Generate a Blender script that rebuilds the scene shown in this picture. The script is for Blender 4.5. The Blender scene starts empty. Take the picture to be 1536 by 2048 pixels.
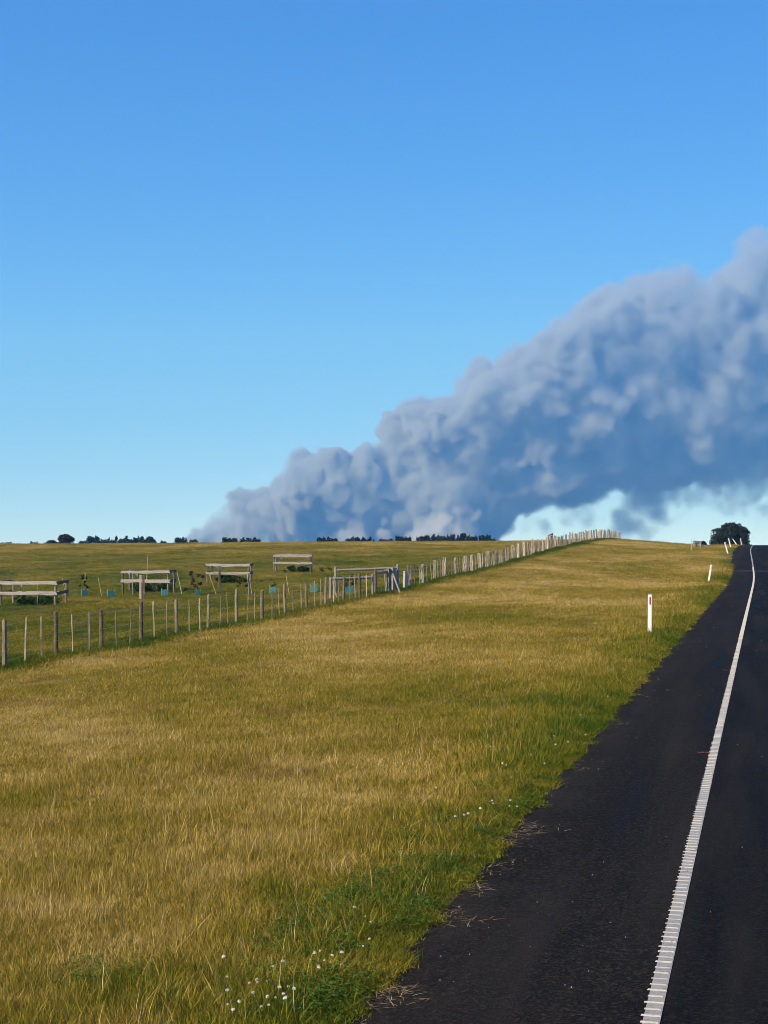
import bpy, bmesh, math, random
import numpy as np
from mathutils import Vector, Matrix, Euler

# ------------------------------------------------------------------ camera, sky, sun
sc = bpy.context.scene
F = 3072.0 / 1536.0          # focal length in picture widths
EYE = 2.4                    # eye height above the road
HOR = 1078.0                 # row of the eye level in the photograph
cam_d = bpy.data.cameras.new('camera'); cam_d.sensor_fit = 'HORIZONTAL'; cam_d.sensor_width = 36.0
cam_d.lens = 36.0 * F; cam_d.clip_end = 20000.0; cam_d.clip_start = 0.1
cam = bpy.data.objects.new('camera', cam_d); sc.collection.objects.link(cam)
cam.location = (0, 0, EYE)
cam.rotation_euler = (math.radians(90) + math.atan((HOR - 1024.0) / 3072.0), 0, 0)
sc.camera = cam

SUN_AZ = math.radians(-128.0)      # from +Y, clockwise positive: behind the camera, to the left
SUN_EL = math.radians(33.0)
w = bpy.data.worlds.new('World'); sc.world = w; w.use_nodes = True
nt = w.node_tree
bg = nt.nodes['Background']
sky = nt.nodes.new('ShaderNodeTexSky'); sky.sky_type = 'NISHITA'; sky.sun_disc = False
sky.sun_elevation = SUN_EL; sky.sun_rotation = SUN_AZ
sky.altitude = 0; sky.air_density = 1.0; sky.dust_density = 0.0; sky.ozone_density = 3.0
hs = nt.nodes.new('ShaderNodeHueSaturation'); hs.inputs['Saturation'].default_value = 1.32
hs.inputs['Hue'].default_value = 0.5
wtc = nt.nodes.new('ShaderNodeTexCoord'); wma = nt.nodes.new('ShaderNodeVectorMath'); wma.operation = 'MULTIPLY_ADD'
wma.inputs[1].default_value = (1, 1, 1.35); wma.inputs[2].default_value = (0, 0, .100)
wno = nt.nodes.new('ShaderNodeVectorMath'); wno.operation = 'NORMALIZE'
nt.links.new(wtc.outputs['Generated'], wma.inputs[0]); nt.links.new(wma.outputs[0], wno.inputs[0]); nt.links.new(wno.outputs[0], sky.inputs[0])
nt.links.new(sky.outputs[0], hs.inputs['Color']); wmx = nt.nodes.new('ShaderNodeMix'); wmx.data_type = 'RGBA'; wmx.blend_type = 'MULTIPLY'; wmx.inputs[0].default_value = 1.0
wmx.inputs[7].default_value = (.97, .90, 1.22, 1)
nt.links.new(hs.outputs[0], wmx.inputs[6]); nt.links.new(wmx.outputs[2], bg.inputs[0])
bg.inputs[1].default_value = 0.13
sun_d = bpy.data.lights.new('sun', 'SUN'); sun_d.energy = 5.0; sun_d.angle = math.radians(0.53)
sun_d.color = (1.0, 0.885, 0.70)
sun = bpy.data.objects.new('sun', sun_d); sc.collection.objects.link(sun)
SUN_DIR = Vector((math.sin(SUN_AZ) * math.cos(SUN_EL), math.cos(SUN_AZ) * math.cos(SUN_EL), math.sin(SUN_EL)))
sun.rotation_euler = (-SUN_DIR).to_track_quat('-Z', 'Y').to_euler()
sun.location = SUN_DIR * 60
sc.view_settings.view_transform = 'Standard'; sc.view_settings.look = 'None'
sc.view_settings.exposure = 0.52; sc.view_settings.gamma = 1.0
sc.render.engine = 'CYCLES'
cy = sc.cycles
cy.max_bounces = 12; cy.diffuse_bounces = 3; cy.glossy_bounces = 2; cy.transmission_bounces = 3
cy.transparent_max_bounces = 8; cy.volume_bounces = 10
cy.volume_step_rate = 1.5; cy.volume_max_steps = 256
cy.use_denoising = True; cy.filter_width = 0.9

rng = np.random.default_rng(7)
random.seed(7)
C = sc.collection
TH = math.atan(760.0 / 3072.0); SN, CS = math.sin(TH), math.cos(TH)   # heading of the road, right of +Y

# ------------------------------------------------------------------ helpers
def link(o, parent=None):
    C.objects.link(o)
    if parent is not None: o.parent = parent
    return o
def tag(o, label=None, cat=None, group=None, kind=None):
    if label: o['label'] = label
    if cat: o['category'] = cat
    if group: o['group'] = group
    if kind: o['kind'] = kind
    return o
def empty(name, loc, rz=0):
    o = bpy.data.objects.new(name, None); o.location = loc; o.rotation_euler = (0, 0, rz)
    o.empty_display_size = 0.2
    return link(o)
def mesh_np(name, verts, faces, mat=None, smooth=False):
    m = bpy.data.meshes.new(name)
    m.from_pydata([tuple(map(float, v)) for v in verts], [], [tuple(int(i) for i in f) for f in faces])
    if mat: m.materials.append(mat)
    if smooth: m.polygons.foreach_set('use_smooth', [True] * len(m.polygons))
    m.update()
    return m
def obj(name, me, parent=None, loc=(0, 0, 0), rot=(0, 0, 0), scale=(1, 1, 1)):
    o = bpy.data.objects.new(name, me); o.location = loc; o.rotation_euler = rot; o.scale = scale
    return link(o, parent)
class MB:
    def __init__(s): s.v = []; s.f = []
    def add(s, v, f):
        b = len(s.v); s.v += [tuple(p) for p in v]; s.f += [tuple(i + b for i in q) for q in f]
    def box(s, c, d, R=None):
        v = []
        for z in (-.5, .5):
            for x, y in ((-.5, -.5), (.5, -.5), (.5, .5), (-.5, .5)):
                p = Vector((x * d[0], y * d[1], z * d[2]))
                if R is not None: p = R @ p
                v.append(p + Vector(c))
        s.add(v, [(3, 2, 1, 0), (4, 5, 6, 7), (0, 1, 5, 4), (1, 2, 6, 5), (2, 3, 7, 6), (3, 0, 4, 7)])
    def tube(s, pts, rad, n=8, cap=True):
        pts = [Vector(p) for p in pts]; rings = []
        b = len(s.v)
        for i, p in enumerate(pts):
            d = (pts[min(i + 1, len(pts) - 1)] - pts[max(i - 1, 0)]).normalized()
            a = d.orthogonal().normalized(); c = d.cross(a)
            r = rad[i] if hasattr(rad, '__len__') else rad
            for k in range(n):
                t = 2 * math.pi * k / n
                s.v.append(tuple(p + (a * math.cos(t) + c * math.sin(t)) * r))
        for i in range(len(pts) - 1):
            for k in range(n):
                k2 = (k + 1) % n
                s.f.append((b + i * n + k, b + i * n + k2, b + (i + 1) * n + k2, b + (i + 1) * n + k))
        if cap:
            s.f.append(tuple(b + k for k in range(n))[::-1])
            s.f.append(tuple(b + (len(pts) - 1) * n + k for k in range(n)))
    def mesh(s, name, mat, smooth=False): return mesh_np(name, s.v, s.f, mat, smooth)

# ------------------------------------------------------------------ terrain
def gsm(pts, sig=5.0):
    xs = np.arange(-120, 1001, 1.0)
    y = np.interp(xs, [p[0] for p in pts], [p[1] for p in pts])
    k = np.exp(-0.5 * (np.arange(-20, 21) / sig) ** 2); k /= k.sum()
    return np.convolve(np.pad(y, 20, mode='edge'), k, 'valid')
TAIL = [(310, -1.5), (400, -5.5), (600, -10), (1000, -14)]
P_ROAD = [(-120, 0), (82, 0.0), (90, .08), (105, .42), (115, .78), (126, 1.15), (140, 1.40), (154, 1.52), (175, 1.63), (190, 1.66), (205, 1.60), (240, 1.0)] + TAIL
P_VERGE = [(-120, -.1), (82, -.10), (90, .0), (105, .36), (115, .72), (126, 1.08), (140, 1.33), (154, 1.45), (175, 1.54), (190, 1.56), (205, 1.5), (240, .95)] + TAIL
P_FENCE = [(-120, -.9), (20, -.8), (34, -.75), (51, -.6), (67, -.40), (81, -.02), (93, .26), (107, .58), (125, 1.13), (139, 1.5), (149, 1.77), (159, 2.0), (174, 2.33), (189, 2.38), (205, 2.25), (240, 1.4)] + TAIL
P_33 = [(-120, -2.4), (20, -1.5), (45, -1.2), (66, -.88), (78, -.6), (92, -.22), (103, .18), (125, .75), (150, 1.35), (175, 1.85), (195, 2.06), (212, 2.05), (240, 1.5)] + TAIL
P_50 = [(-120, -2.8), (20, -2.0), (60, -1.4), (80, -.9), (103, -.1), (125, .6), (150, 1.3), (175, 1.8), (195, 2.0), (212, 2.0), (240, 1.4)] + TAIL
P_95 = [(-120, -3), (40, -2.4), (80, -1.3), (110, -.2), (150, 1.0), (177, 1.6), (195, 1.68), (212, 1.6), (240, 1.1)] + TAIL
P_RB = [(-120, .8), (60, .9), (90, 1.0), (126, 2.0), (154, 2.2), (190, 2.3), (240, 1.5)] + TAIL
COLS = [(-5000, P_RB), (-60, P_RB), (-9, P_VERGE), (-7.7, P_ROAD), (2.02, P_ROAD), (2.6, P_ROAD), (6.6, P_VERGE), (18, P_FENCE), (33, P_33), (50, P_50), (95, P_95), (5000, P_95)]
TC = np.array([c[0] for c in COLS]); PG = np.array([gsm(c[1]) for c in COLS])
_cs = np.arange(-120, 1001, 1.0)
_cv = np.interp(_cs, [-120, 92, 105, 118, 130, 145, 160, 190, 200, 240, 300, 420, 1000], [0, 0, .14, .33, .53, .66, .70, .68, .55, -1.5, -8, -30, -140])
_k = np.exp(-0.5 * (np.arange(-20, 21) / 6.0) ** 2); _k /= _k.sum()
_cv = np.convolve(np.pad(_cv, 20, mode='edge'), _k, 'valid')
def curve(s): return np.interp(s, _cs, _cv)
def ground_z(s, t):
    s = np.asarray(s, float); t = np.asarray(t, float)
    s, t = np.broadcast_arrays(s, t)
    tt = t - curve(s)
    si = np.clip(s, -120, 999.0) + 120.0; i0 = si.astype(int); fr = si - i0
    vals = PG[:, i0] * (1 - fr) + PG[:, i0 + 1] * fr            # (ncol, ...)
    j = np.clip(np.searchsorted(TC, tt) - 1, 0, len(TC) - 2)
    u = np.clip((tt - TC[j]) / (TC[j + 1] - TC[j]), 0, 1); u = np.where(np.abs(TC[j]) > 3, u * u * (3 - 2 * u) * .5 + u * .5, u)
    a = np.take_along_axis(vals, j[None], 0)[0]; b = np.take_along_axis(vals, (j + 1)[None], 0)[0]
    z = a * (1 - u) + b * u
    z = z - np.maximum(s - 600, 0) * 0.0075
    off = np.clip((tt - 2.6) / 3, 0, 1)
    z = z + off * (.05 * np.sin(s * .37 + t * .21) * np.sin(t * .43 - s * .11) + .03 * np.sin(s * .9 + t * .7))
    return z
def to_xy(s, t): return s * SN - t * CS, s * CS + t * SN
def to_st(x, y): return x * SN + y * CS, -x * CS + y * SN
def gz_xy(x, y):
    s, t = to_st(x, y); return float(ground_z(s, t))
def W(s, t, dz=0.0):
    x, y = to_xy(s, t); return Vector((x, y, float(ground_z(s, t)) + dz))
def hit(px, py, ymax=400.0):
    """ground point seen at a pixel of the photograph (first place where the sight line meets the terrain)"""
    ys = np.linspace(5, ymax, 6000); xs = (px - 768) / 3072 * ys; zs = EYE - (py - HOR) / 3072 * ys
    s, t = to_st(xs, ys); g = ground_z(s, t); k = np.argmax(zs < g)
    return Vector((xs[k], ys[k], g[k]))
def at(px, Y):
    x = (px - 768) / 3072 * Y; return Vector((x, Y, gz_xy(x, Y)))

# ------------------------------------------------------------------ materials
def new_mat(name):
    m = bpy.data.materials.new(name); m.use_nodes = True
    n = m.node_tree; n.nodes.clear()
    return m, n
def nd(n, t, **kw):
    x = n.nodes.new(t)
    for k, v in kw.items():
        if hasattr(x, k): setattr(x, k, v)
    return x
def setin(x, **kw):
    for k, v in kw.items(): x.inputs[k].default_value = v
    return x
def math_n(n, op, a, b=None, clamp=False):
    x = nd(n, 'ShaderNodeMath', operation=op); x.use_clamp = clamp
    for i, v in enumerate((a, b)):
        if v is None: continue
        if isinstance(v, (int, float)): x.inputs[i].default_value = v
        else: n.links.new(v, x.inputs[i])
    return x.outputs[0]
def remap(n, v, a, b, c=0.0, d=1.0):
    x = nd(n, 'ShaderNodeMapRange', interpolation_type='SMOOTHSTEP')
    n.links.new(v, x.inputs[0])
    for i, q in enumerate((a, b, c, d)): x.inputs[i + 1].default_value = q
    return x.outputs[0]
def noise(n, vec, scale, detail=3.0, rough=.55):
    x = nd(n, 'ShaderNodeTexNoise'); setin(x, Scale=scale, Detail=detail, Roughness=rough)
    if vec is not None: n.links.new(vec, x.inputs['Vector'])
    return x.outputs['Fac']
def ramp(n, v, stops):
    x = nd(n, 'ShaderNodeValToRGB'); r = x.color_ramp
    while len(r.elements) < len(stops): r.elements.new(0.5)
    for e, (p, c) in zip(r.elements, stops): e.position = p; e.color = (*c, 1)
    n.links.new(v, x.inputs[0]); return x.outputs[0]
def mixc(n, f, a, b, bt='MIX'):
    x = nd(n, 'ShaderNodeMix', data_type='RGBA', blend_type=bt)
    for i, v in ((0, f), (6, a), (7, b)):
        if isinstance(v, (int, float)): x.inputs[i].default_value = v
        elif isinstance(v, tuple): x.inputs[i].default_value = (*v, 1)
        else: n.links.new(v, x.inputs[i])
    return x.outputs[2]
def dot(n, vec, d):
    x = nd(n, 'ShaderNodeVectorMath', operation='DOT_PRODUCT'); n.links.new(vec, x.inputs[0]); x.inputs[1].default_value = d
    return x.outputs['Value']
def out_surf(n, sh): o = nd(n, 'ShaderNodeOutputMaterial'); n.links.new(sh, o.inputs['Surface']); return o
def simple_mat(name, stops, scale=8.0, stretch=(1, 1, 1), rough=.8, bump=0.0, coord='Object', detail=5.0, spec=.3, rand=0.0):
    m, n = new_mat(name)
    tc = nd(n, 'ShaderNodeTexCoord'); mp = nd(n, 'ShaderNodeMapping'); mp.inputs['Scale'].default_value = stretch
    n.links.new(tc.outputs[coord], mp.inputs[0])
    oi = nd(n, 'ShaderNodeObjectInfo')
    ad = nd(n, 'ShaderNodeVectorMath', operation='ADD'); n.links.new(mp.outputs[0], ad.inputs[0])
    sc_ = math_n(n, 'MULTIPLY', oi.outputs['Random'], 37.0); n.links.new(sc_, ad.inputs[1])
    v = noise(n, ad.outputs[0], scale, detail, .6)
    if rand: v = math_n(n, 'ADD', v, math_n(n, 'MULTIPLY', math_n(n, 'SUBTRACT', oi.outputs['Random'], .5), rand))
    col = ramp(n, v, stops)
    b = nd(n, 'ShaderNodeBsdfPrincipled'); n.links.new(col, b.inputs['Base Color'])
    b.inputs['Roughness'].default_value = rough; b.inputs['Specular IOR Level'].default_value = spec
    if bump:
        bp = nd(n, 'ShaderNodeBump'); bp.inputs['Strength'].default_value = bump; bp.inputs['Distance'].default_value = .01
        n.links.new(v, bp.inputs['Height']); n.links.new(bp.outputs[0], b.inputs['Normal'])
    out_surf(n, b.outputs[0]); return m

def grass_tone(n, jitter=None):
    """dry/green tone of the pasture from where it grows"""
    g = nd(n, 'ShaderNodeNewGeometry'); P = g.outputs['Position']
    s = dot(n, P, (SN, CS, 0)); t = dot(n, P, (-CS, SN, 0))
    mp = nd(n, 'ShaderNodeMapping'); mp.inputs['Rotation'].default_value = (0, 0, -TH); n.links.new(P, mp.inputs[0])
    mp2 = nd(n, 'ShaderNodeMapping'); mp2.inputs['Scale'].default_value = (1.0, .45, 1.0); n.links.new(mp.outputs[0], mp2.inputs[0])
    big = noise(n, mp2.outputs[0], .16, 3, .55)
    mid = noise(n, P, 1.1, 4, .6)
    d = math_n(n, 'ADD', .635, math_n(n, 'MULTIPLY', math_n(n, 'SUBTRACT', big, .5), 1.4))
    d = math_n(n, 'ADD', d, math_n(n, 'MULTIPLY', math_n(n, 'SUBTRACT', mid, .5), .75))
    # lush strip beside the seal, under the fence, and the grazed paddock
    tw = math_n(n, 'ADD', t, math_n(n, 'MULTIPLY', math_n(n, 'SUBTRACT', noise(n, P, .55, 3), .5), 2.6))
    e = remap(n, tw, 2.2, 3.9, 1, 0)
    d = math_n(n, 'SUBTRACT', d, math_n(n, 'MULTIPLY', e, .27))
    e2 = remap(n, tw, 1.4, 2.7, 1, 0)
    d = math_n(n, 'SUBTRACT', d, math_n(n, 'MULTIPLY', e2, .16))
    fo = math_n(n, 'ABSOLUTE', math_n(n, 'SUBTRACT', t, 18.3))
    f = remap(n, fo, .5, 1.5, 1, 0)
    d = math_n(n, 'SUBTRACT', d, math_n(n, 'MULTIPLY', f, .5))
    pd = math_n(n, 'MULTIPLY', remap(n, t, 19.0, 21.5), remap(n, s, 95, 185, 1, .15))
    d = math_n(n, 'SUBTRACT', d, math_n(n, 'MULTIPLY', pd, .34))
    if jitter is not None:
        d = math_n(n, 'ADD', d, math_n(n, 'MULTIPLY', math_n(n, 'SUBTRACT', jitter, .5), .62))
    d = math_n(n, 'MAXIMUM', math_n(n, 'MINIMUM', d, 1.0), 0.0)
    col = ramp(n, d, [(0.0, (.050, .098, .012)), (.25, (.120, .145, .017)), (.5, (.225, .190, .024)), (.75, (.375, .275, .062)), (1.0, (.56, .43, .175))])
    br = math_n(n, 'MULTIPLY', remap(n, noise(n, P, .42, 4, .6), .55, .70), remap(n, t, 3.2, 5.0))     # dead brown thatch
    return mixc(n, math_n(n, 'MULTIPLY', br, .45), col, (.165, .105, .042))
def make_ground_mat():
    m, n = new_mat('pasture')
    col = grass_tone(n)
    g = nd(n, 'ShaderNodeNewGeometry')
    fine = noise(n, g.outputs['Position'], 26, 6, .75)
    col = mixc(n, remap(n, fine, .35, .7, .75, 0), col, (.10, .075, .03))
    b = nd(n, 'ShaderNodeBsdfPrincipled'); n.links.new(col, b.inputs['Base Color']); setin(b, Roughness=.95); b.inputs['Specular IOR Level'].default_value = .05
    bp = nd(n, 'ShaderNodeBump'); setin(bp, Strength=.9, Distance=.05); n.links.new(fine, bp.inputs['Height']); n.links.new(bp.outputs[0], b.inputs['Normal'])
    out_surf(n, b.outputs[0]); return m
def make_blade_mat(name, fixed=None, transl=.3):
    m, n = new_mat(name)
    at_ = nd(n, 'ShaderNodeAttribute', attribute_name='rnd'); oi = nd(n, 'ShaderNodeObjectInfo')
    j = math_n(n, 'ADD', math_n(n, 'MULTIPLY', at_.outputs['Fac'], .75), math_n(n, 'MULTIPLY', oi.outputs['Random'], .25))
    col = grass_tone(n, j) if fixed is None else ramp(n, j, fixed)
    hv = nd(n, 'ShaderNodeHueSaturation'); n.links.new(col, hv.inputs['Color'])
    n.links.new(math_n(n, 'ADD', .55, math_n(n, 'MULTIPLY', at_.outputs['Fac'], .95)), hv.inputs['Value'])
    d = nd(n, 'ShaderNodeBsdfDiffuse'); tr = nd(n, 'ShaderNodeBsdfTranslucent')
    n.links.new(hv.outputs[0], d.inputs[0]); n.links.new(hv.outputs[0], tr.inputs[0])
    mx = nd(n, 'ShaderNodeMixShader'); mx.inputs[0].default_value = transl
    n.links.new(d.outputs[0], mx.inputs[1]); n.links.new(tr.outputs[0], mx.inputs[2])
    out_surf(n, mx.outputs[0]); return m
def make_road_mat():
    m, n = new_mat('asphalt')
    g = nd(n, 'ShaderNodeNewGeometry'); P = g.outputs['Position']
    t = dot(n, P, (-CS, SN, 0)); s = dot(n, P, (SN, CS, 0))
    agg = nd(n, 'ShaderNodeTexVoronoi'); setin(agg, Scale=60.0); n.links.new(P, agg.inputs['Vector'])
    chip = math_n(n, 'POWER', remap(n, dot(n, agg.outputs['Color'], (.6, .3, .1)), .25, 1.0), 1.8)
    mp = nd(n, 'ShaderNodeMapping'); mp.inputs['Rotation'].default_value = (0, 0, TH); n.links.new(P, mp.inputs[0])
    mp2 = nd(n, 'ShaderNodeMapping'); mp2.inputs['Scale'].default_value = (1.8, .12, 1.0); n.links.new(mp.outputs[0], mp2.inputs[0])
    streak = noise(n, mp2.outputs[0], 1.0, 5, .6)
    blot = noise(n, P, .8, 4, .6)
    lane = remap(n, t, .45, .60)                       # running lane is newer and darker than the shoulder
    shoulder = mixc(n, chip, (.0048, .0041, .0034), (.034, .029, .0235))
    road = mixc(n, chip, (.0024, .0025, .0028), (.0175, .0172, .0178))
    col = mixc(n, lane, road, shoulder)
    col = mixc(n, remap(n, streak, .30, .60, .60, 0), col, (.023, .0200, .0172))
    fat = math_n(n, 'MULTIPLY', remap(n, streak, .52, .66), remap(n, t, 1.5, .9))
    col = mixc(n, math_n(n, 'MULTIPLY', fat, .75), col, (.0035, .0048, .0085))
    dust = math_n(n, 'MULTIPLY', remap(n, t, 1.35, 2.05), remap(n, blot, .35, .7))
    col = mixc(n, math_n(n, 'MULTIPLY', dust, .35), col, (.042, .036, .028))
    js = math_n(n, 'ABSOLUTE', math_n(n, 'SUBTRACT', math_n(n, 'ADD', s, math_n(n, 'MULTIPLY', blot, .5)), 101.5))
    col = mixc(n, remap(n, js, .35, .8, .55, 0), col, (.09, .08, .07))
    b = nd(n, 'ShaderNodeBsdfPrincipled'); n.links.new(col, b.inputs['Base Color'])
    n.links.new(remap(n, fat, 0, 1, .93, .75), b.inputs['Roughness']); b.inputs['Specular IOR Level'].default_value = .07
    bp = nd(n, 'ShaderNodeBump'); setin(bp, Strength=.8, Distance=.006)
    n.links.new(math_n(n, 'ADD', agg.outputs['Distance'], math_n(n, 'MULTIPLY', noise(n, P, 30, 3), .6)), bp.inputs['Height'])
    n.links.new(bp.outputs[0], b.inputs['Normal'])
    out_surf(n, b.outputs[0]); return m
def make_paint(name, col, worn):
    m, n = new_mat(name)
    g = nd(n, 'ShaderNodeNewGeometry'); P = g.outputs['Position']
    w_ = remap(n, noise(n, P, 60, 6, .75), .50, .62)
    w2 = remap(n, noise(n, P, 2.0, 4, .6), .42, .66, .20, 1)
    c = mixc(n, math_n(n, 'MULTIPLY', w_, w2), col, worn)
    c = mixc(n, remap(n, noise(n, P, 7, 3), .4, .75, 0, .25), c, tuple(x * .6 for x in col))
    b = nd(n, 'ShaderNodeBsdfPrincipled'); n.links.new(c, b.inputs['Base Color']); setin(b, Roughness=.7)
    out_surf(n, b.outputs[0]); return m

M = {}
M['ground'] = make_ground_mat()
M['blade'] = make_blade_mat('grass_blades')
M['clover'] = make_blade_mat('clover_leaves', [(0, (.03, .075, .012)), (.6, (.06, .125, .022)), (1, (.10, .17, .035))], .2)
M['straw'] = make_blade_mat('straw', [(0, (.34, .25, .11)), (1, (.62, .47, .26))], .25)
M['road'] = make_road_mat()
M['paint'] = make_paint('line_paint', (.31, .305, .28), (.05, .05, .05))
M['rib'] = make_paint('rib_paint', (.40, .395, .365), (.14, .135, .13))
M['red_paint'] = make_paint('red_mark', (.16, .025, .03), (.02, .014, .014))
M['post'] = simple_mat('treated_pine', [(.25, (.055, .042, .026)), (.5, (.15, .117, .072)), (.75, (.31, .26, .18))], 3.0, (6, 6, .9), .9, .5, rand=.25)
M['batten'] = simple_mat('batten_timber', [(.25, (.10, .08, .05)), (.55, (.26, .215, .14)), (.8, (.46, .41, .32))], 4.0, (5, 5, .8), .9, .4, rand=.35)
M['split'] = simple_mat('bleached_split_timber', [(.30, (.07, .058, .045)), (.45, (.26, .235, .19)), (.65, (.45, .43, .385)), (.85, (.60, .59, .56))], 5.0, (4, 4, .55), .9, .7, rand=.30)
M['grey'] = simple_mat('grey_timber', [(.25, (.10, .09, .075)), (.5, (.26, .24, .20)), (.8, (.40, .37, .31))], 4.0, (5, 5, .8), .9, .5)
M['rail'] = simple_mat('bleached_rail', [(.28, (.13, .115, .095)), (.45, (.32, .295, .26)), (.75, (.47, .45, .42))], 3.0, (.8, 9, 9), .88, .4, rand=.12)
M['shaded_rail'] = simple_mat('shaded_side_rail', [(.25, (.035, .030, .026)), (.5, (.085, .075, .062)), (.8, (.15, .135, .115))], 3.0, (.8, 9, 9), .9, .4)  # shade on the pens' side rails, painted in as a darker timber tone
M['white'] = simple_mat('guide_post_white', [(.2, (.74, .73, .68)), (.6, (.84, .83, .79)), (.9, (.86, .86, .83))], 3.0, (1, 1, 1), .5, 0, spec=.4)
M['red'] = simple_mat('red_delineator', [(.3, (.24, .012, .016)), (.7, (.36, .018, .022))], 30, (1, 1, 1), .3, 0, spec=.5)
M['clear'] = simple_mat('grey_delineator', [(.3, (.22, .22, .24)), (.7, (.36, .36, .38))], 30, (1, 1, 1), .3, 0, spec=.5)
M['teal'] = simple_mat('teal_corflute', [(.2, (.018, .10, .115)), (.5, (.03, .155, .175)), (.85, (.06, .22, .24))], 6, (1, 1, 1), .45, 0, spec=.4, rand=.2)
M['bamboo'] = simple_mat('bamboo', [(.3, (.30, .22, .08)), (.7, (.50, .40, .18))], 6, (1, 1, .5), .6, 0)
M['wire'] = simple_mat('galvanised_wire', [(.3, (.18, .17, .16)), (.7, (.34, .33, .31))], 10, (1, 1, 1), .5, 0)
M['bark'] = simple_mat('bark', [(.3, (.05, .04, .03)), (.7, (.15, .12, .09))], 3, (1, 1, .4), .95, .6)
M['stone'] = simple_mat('pale_stone', [(.3, (.28, .27, .25)), (.7, (.62, .60, .57))], 12, (1, 1, 1), .9, 0)
M['petal'] = simple_mat('clover_petals', [(.3, (.58, .56, .44)), (.7, (.82, .81, .74))], 60, (1, 1, 1), .8, 0)
M['stalk'] = simple_mat('stalk', [(.3, (.06, .11, .02)), (.7, (.12, .18, .04))], 10, (1, 1, 1), .8, 0)
def leaf_mat(name, a, b, transl=.15):
    return make_blade_mat(name, [(0, a), (1, b)], transl)
M['leaf_dark'] = leaf_mat('dark_foliage', (.010, .018, .010), (.034, .046, .026))
M['leaf_brown'] = leaf_mat('olive_foliage', (.016, .022, .010), (.055, .058, .030))
M['leaf_pine'] = leaf_mat('conifer_foliage', (.008, .018, .010), (.024, .042, .022))
M['leaf_shrub'] = leaf_mat('shrub_foliage', (.010, .028, .010), (.05, .095, .028))
M['leaf_red'] = leaf_mat('bronze_foliage', (.030, .024, .014), (.11, .075, .045))

# ------------------------------------------------------------------ ground and road
def build_ground():
    ss = np.concatenate([np.arange(-40, 60, 1.0), np.arange(60, 260, 1.5), np.arange(260, 420, 6), np.geomspace(420, 9000, 40)])
    tt = np.concatenate([-np.geomspace(6000, 14, 24), np.array([-12, -10.5, -9.5, -8.6, -7.72, -7.65, -5, -2, 0, 1.0, 1.97, 2.03, 2.3]), np.arange(2.7, 52, .8), np.geomspace(53, 6000, 34)])
    S, T = np.meshgrid(ss, tt, indexing='ij')
    Cv = curve(S)
    Tt = T + Cv * np.clip(1 - np.abs(T) / 400, 0, 1)
    Z = ground_z(S, Tt)
    under = (T > -7.69) & (T < 2.0)
    Z = np.where(under, Z - .06, Z)
    X, Y = to_xy(S, Tt)
    V = np.stack([X, Y, Z], -1).reshape(-1, 3)
    ns, ntt = S.shape
    I = np.arange(ns * ntt).reshape(ns, ntt)
    Fc = np.stack([I[:-1, :-1], I[1:, :-1], I[1:, 1:], I[:-1, 1:]], -1).reshape(-1, 4)[:, ::-1]
    o = obj('ground', mesh_np('ground', V, Fc, M['ground'], True))
    tag(o, 'dry golden and green pasture rolling up to a low crest', 'pasture', kind='structure')
    return o
build_ground()

def strip(name, t0, t1, s0, s1, dz, mat, step=1.0, parent=None, edge=0.0, skirt=0.0, nt_=2):
    ss = np.arange(s0, s1 + .001, step); V = []; Fc = []
    tl = list(np.linspace(t0, t1, nt_))
    for s in ss:
        c = float(curve(s)); e0 = e1 = 0.0
        if edge:
            e1 = edge * (math.sin(s * 2.1) * .35 + math.sin(s * 5.3 + 1) * .3 + math.sin(s * 11.7) * .25 + random.uniform(-.5, .5))
        row = []
        for i, t in enumerate(tl):
            tt = t + (e1 if i == len(tl) - 1 else 0)
            row.append(W(s, tt + c, dz))
        if skirt: row = [row[0] - Vector((0, 0, skirt))] + row + [row[-1] - Vector((0, 0, skirt))]
        V += row
    k = len(tl) + (2 if skirt else 0)
    for i in range(len(ss) - 1):
        for j in range(k - 1):
            a = i * k + j; Fc.append((a, a + k, a + k + 1, a + 1)[::-1])
    return obj(name, mesh_np(name, V, Fc, mat), parent)
road = strip('road', -7.7, 2.02, -40, 420, 0.004, M['road'], .5, edge=.03, skirt=.05, nt_=7)
tag(road, 'dark asphalt road with sealed shoulder climbing over the crest', 'road', kind='structure')
LT = .554
edge_line = strip('edge_line', LT - .044, LT + .042, -30, 400, .009, M['paint'], .5, road)
tag(edge_line, 'worn white ribbed edge line')
strip('centre_line', -2.9, -2.8, -30, 400, .009, M['paint'], .5, road)
strip('edge_line', -6.30, -6.20, -30, 400, .009, M['paint'], .5, road)
# raised ribs across the edge line: the nearest 300 one by one
def rib_mesh():
    mb = MB(); w, l, h = .098, .020, .007
    mb.add([(-w / 2, -l / 2, 0), (w / 2, -l / 2, 0), (w / 2, l / 2, 0), (-w / 2, l / 2, 0), (-w / 2 + .004, -l / 2 + .007, h), (w / 2 - .004, -l / 2 + .007, h), (w / 2 - .004, l / 2 - .007, h), (-w / 2 + .004, l / 2 - .007, h)],
           [(4, 5, 6, 7), (0, 1, 5, 4), (1, 2, 6, 5), (2, 3, 7, 6), (3, 0, 4, 7)])
    return mb
rm = rib_mesh(); rib_me = rm.mesh('rib', M['rib'])
RS = .112
for i in range(300):
    s = 5.6 + i * RS
    p = W(s, LT + .006 + curve(s), .0092)
    obj('rib', rib_me, edge_line, p, (0, 0, -TH + random.uniform(-.02, .02)), (random.uniform(.82, 1.08), random.uniform(.6, 1.15), random.uniform(.45, 1.1)))
far = MB()
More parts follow.
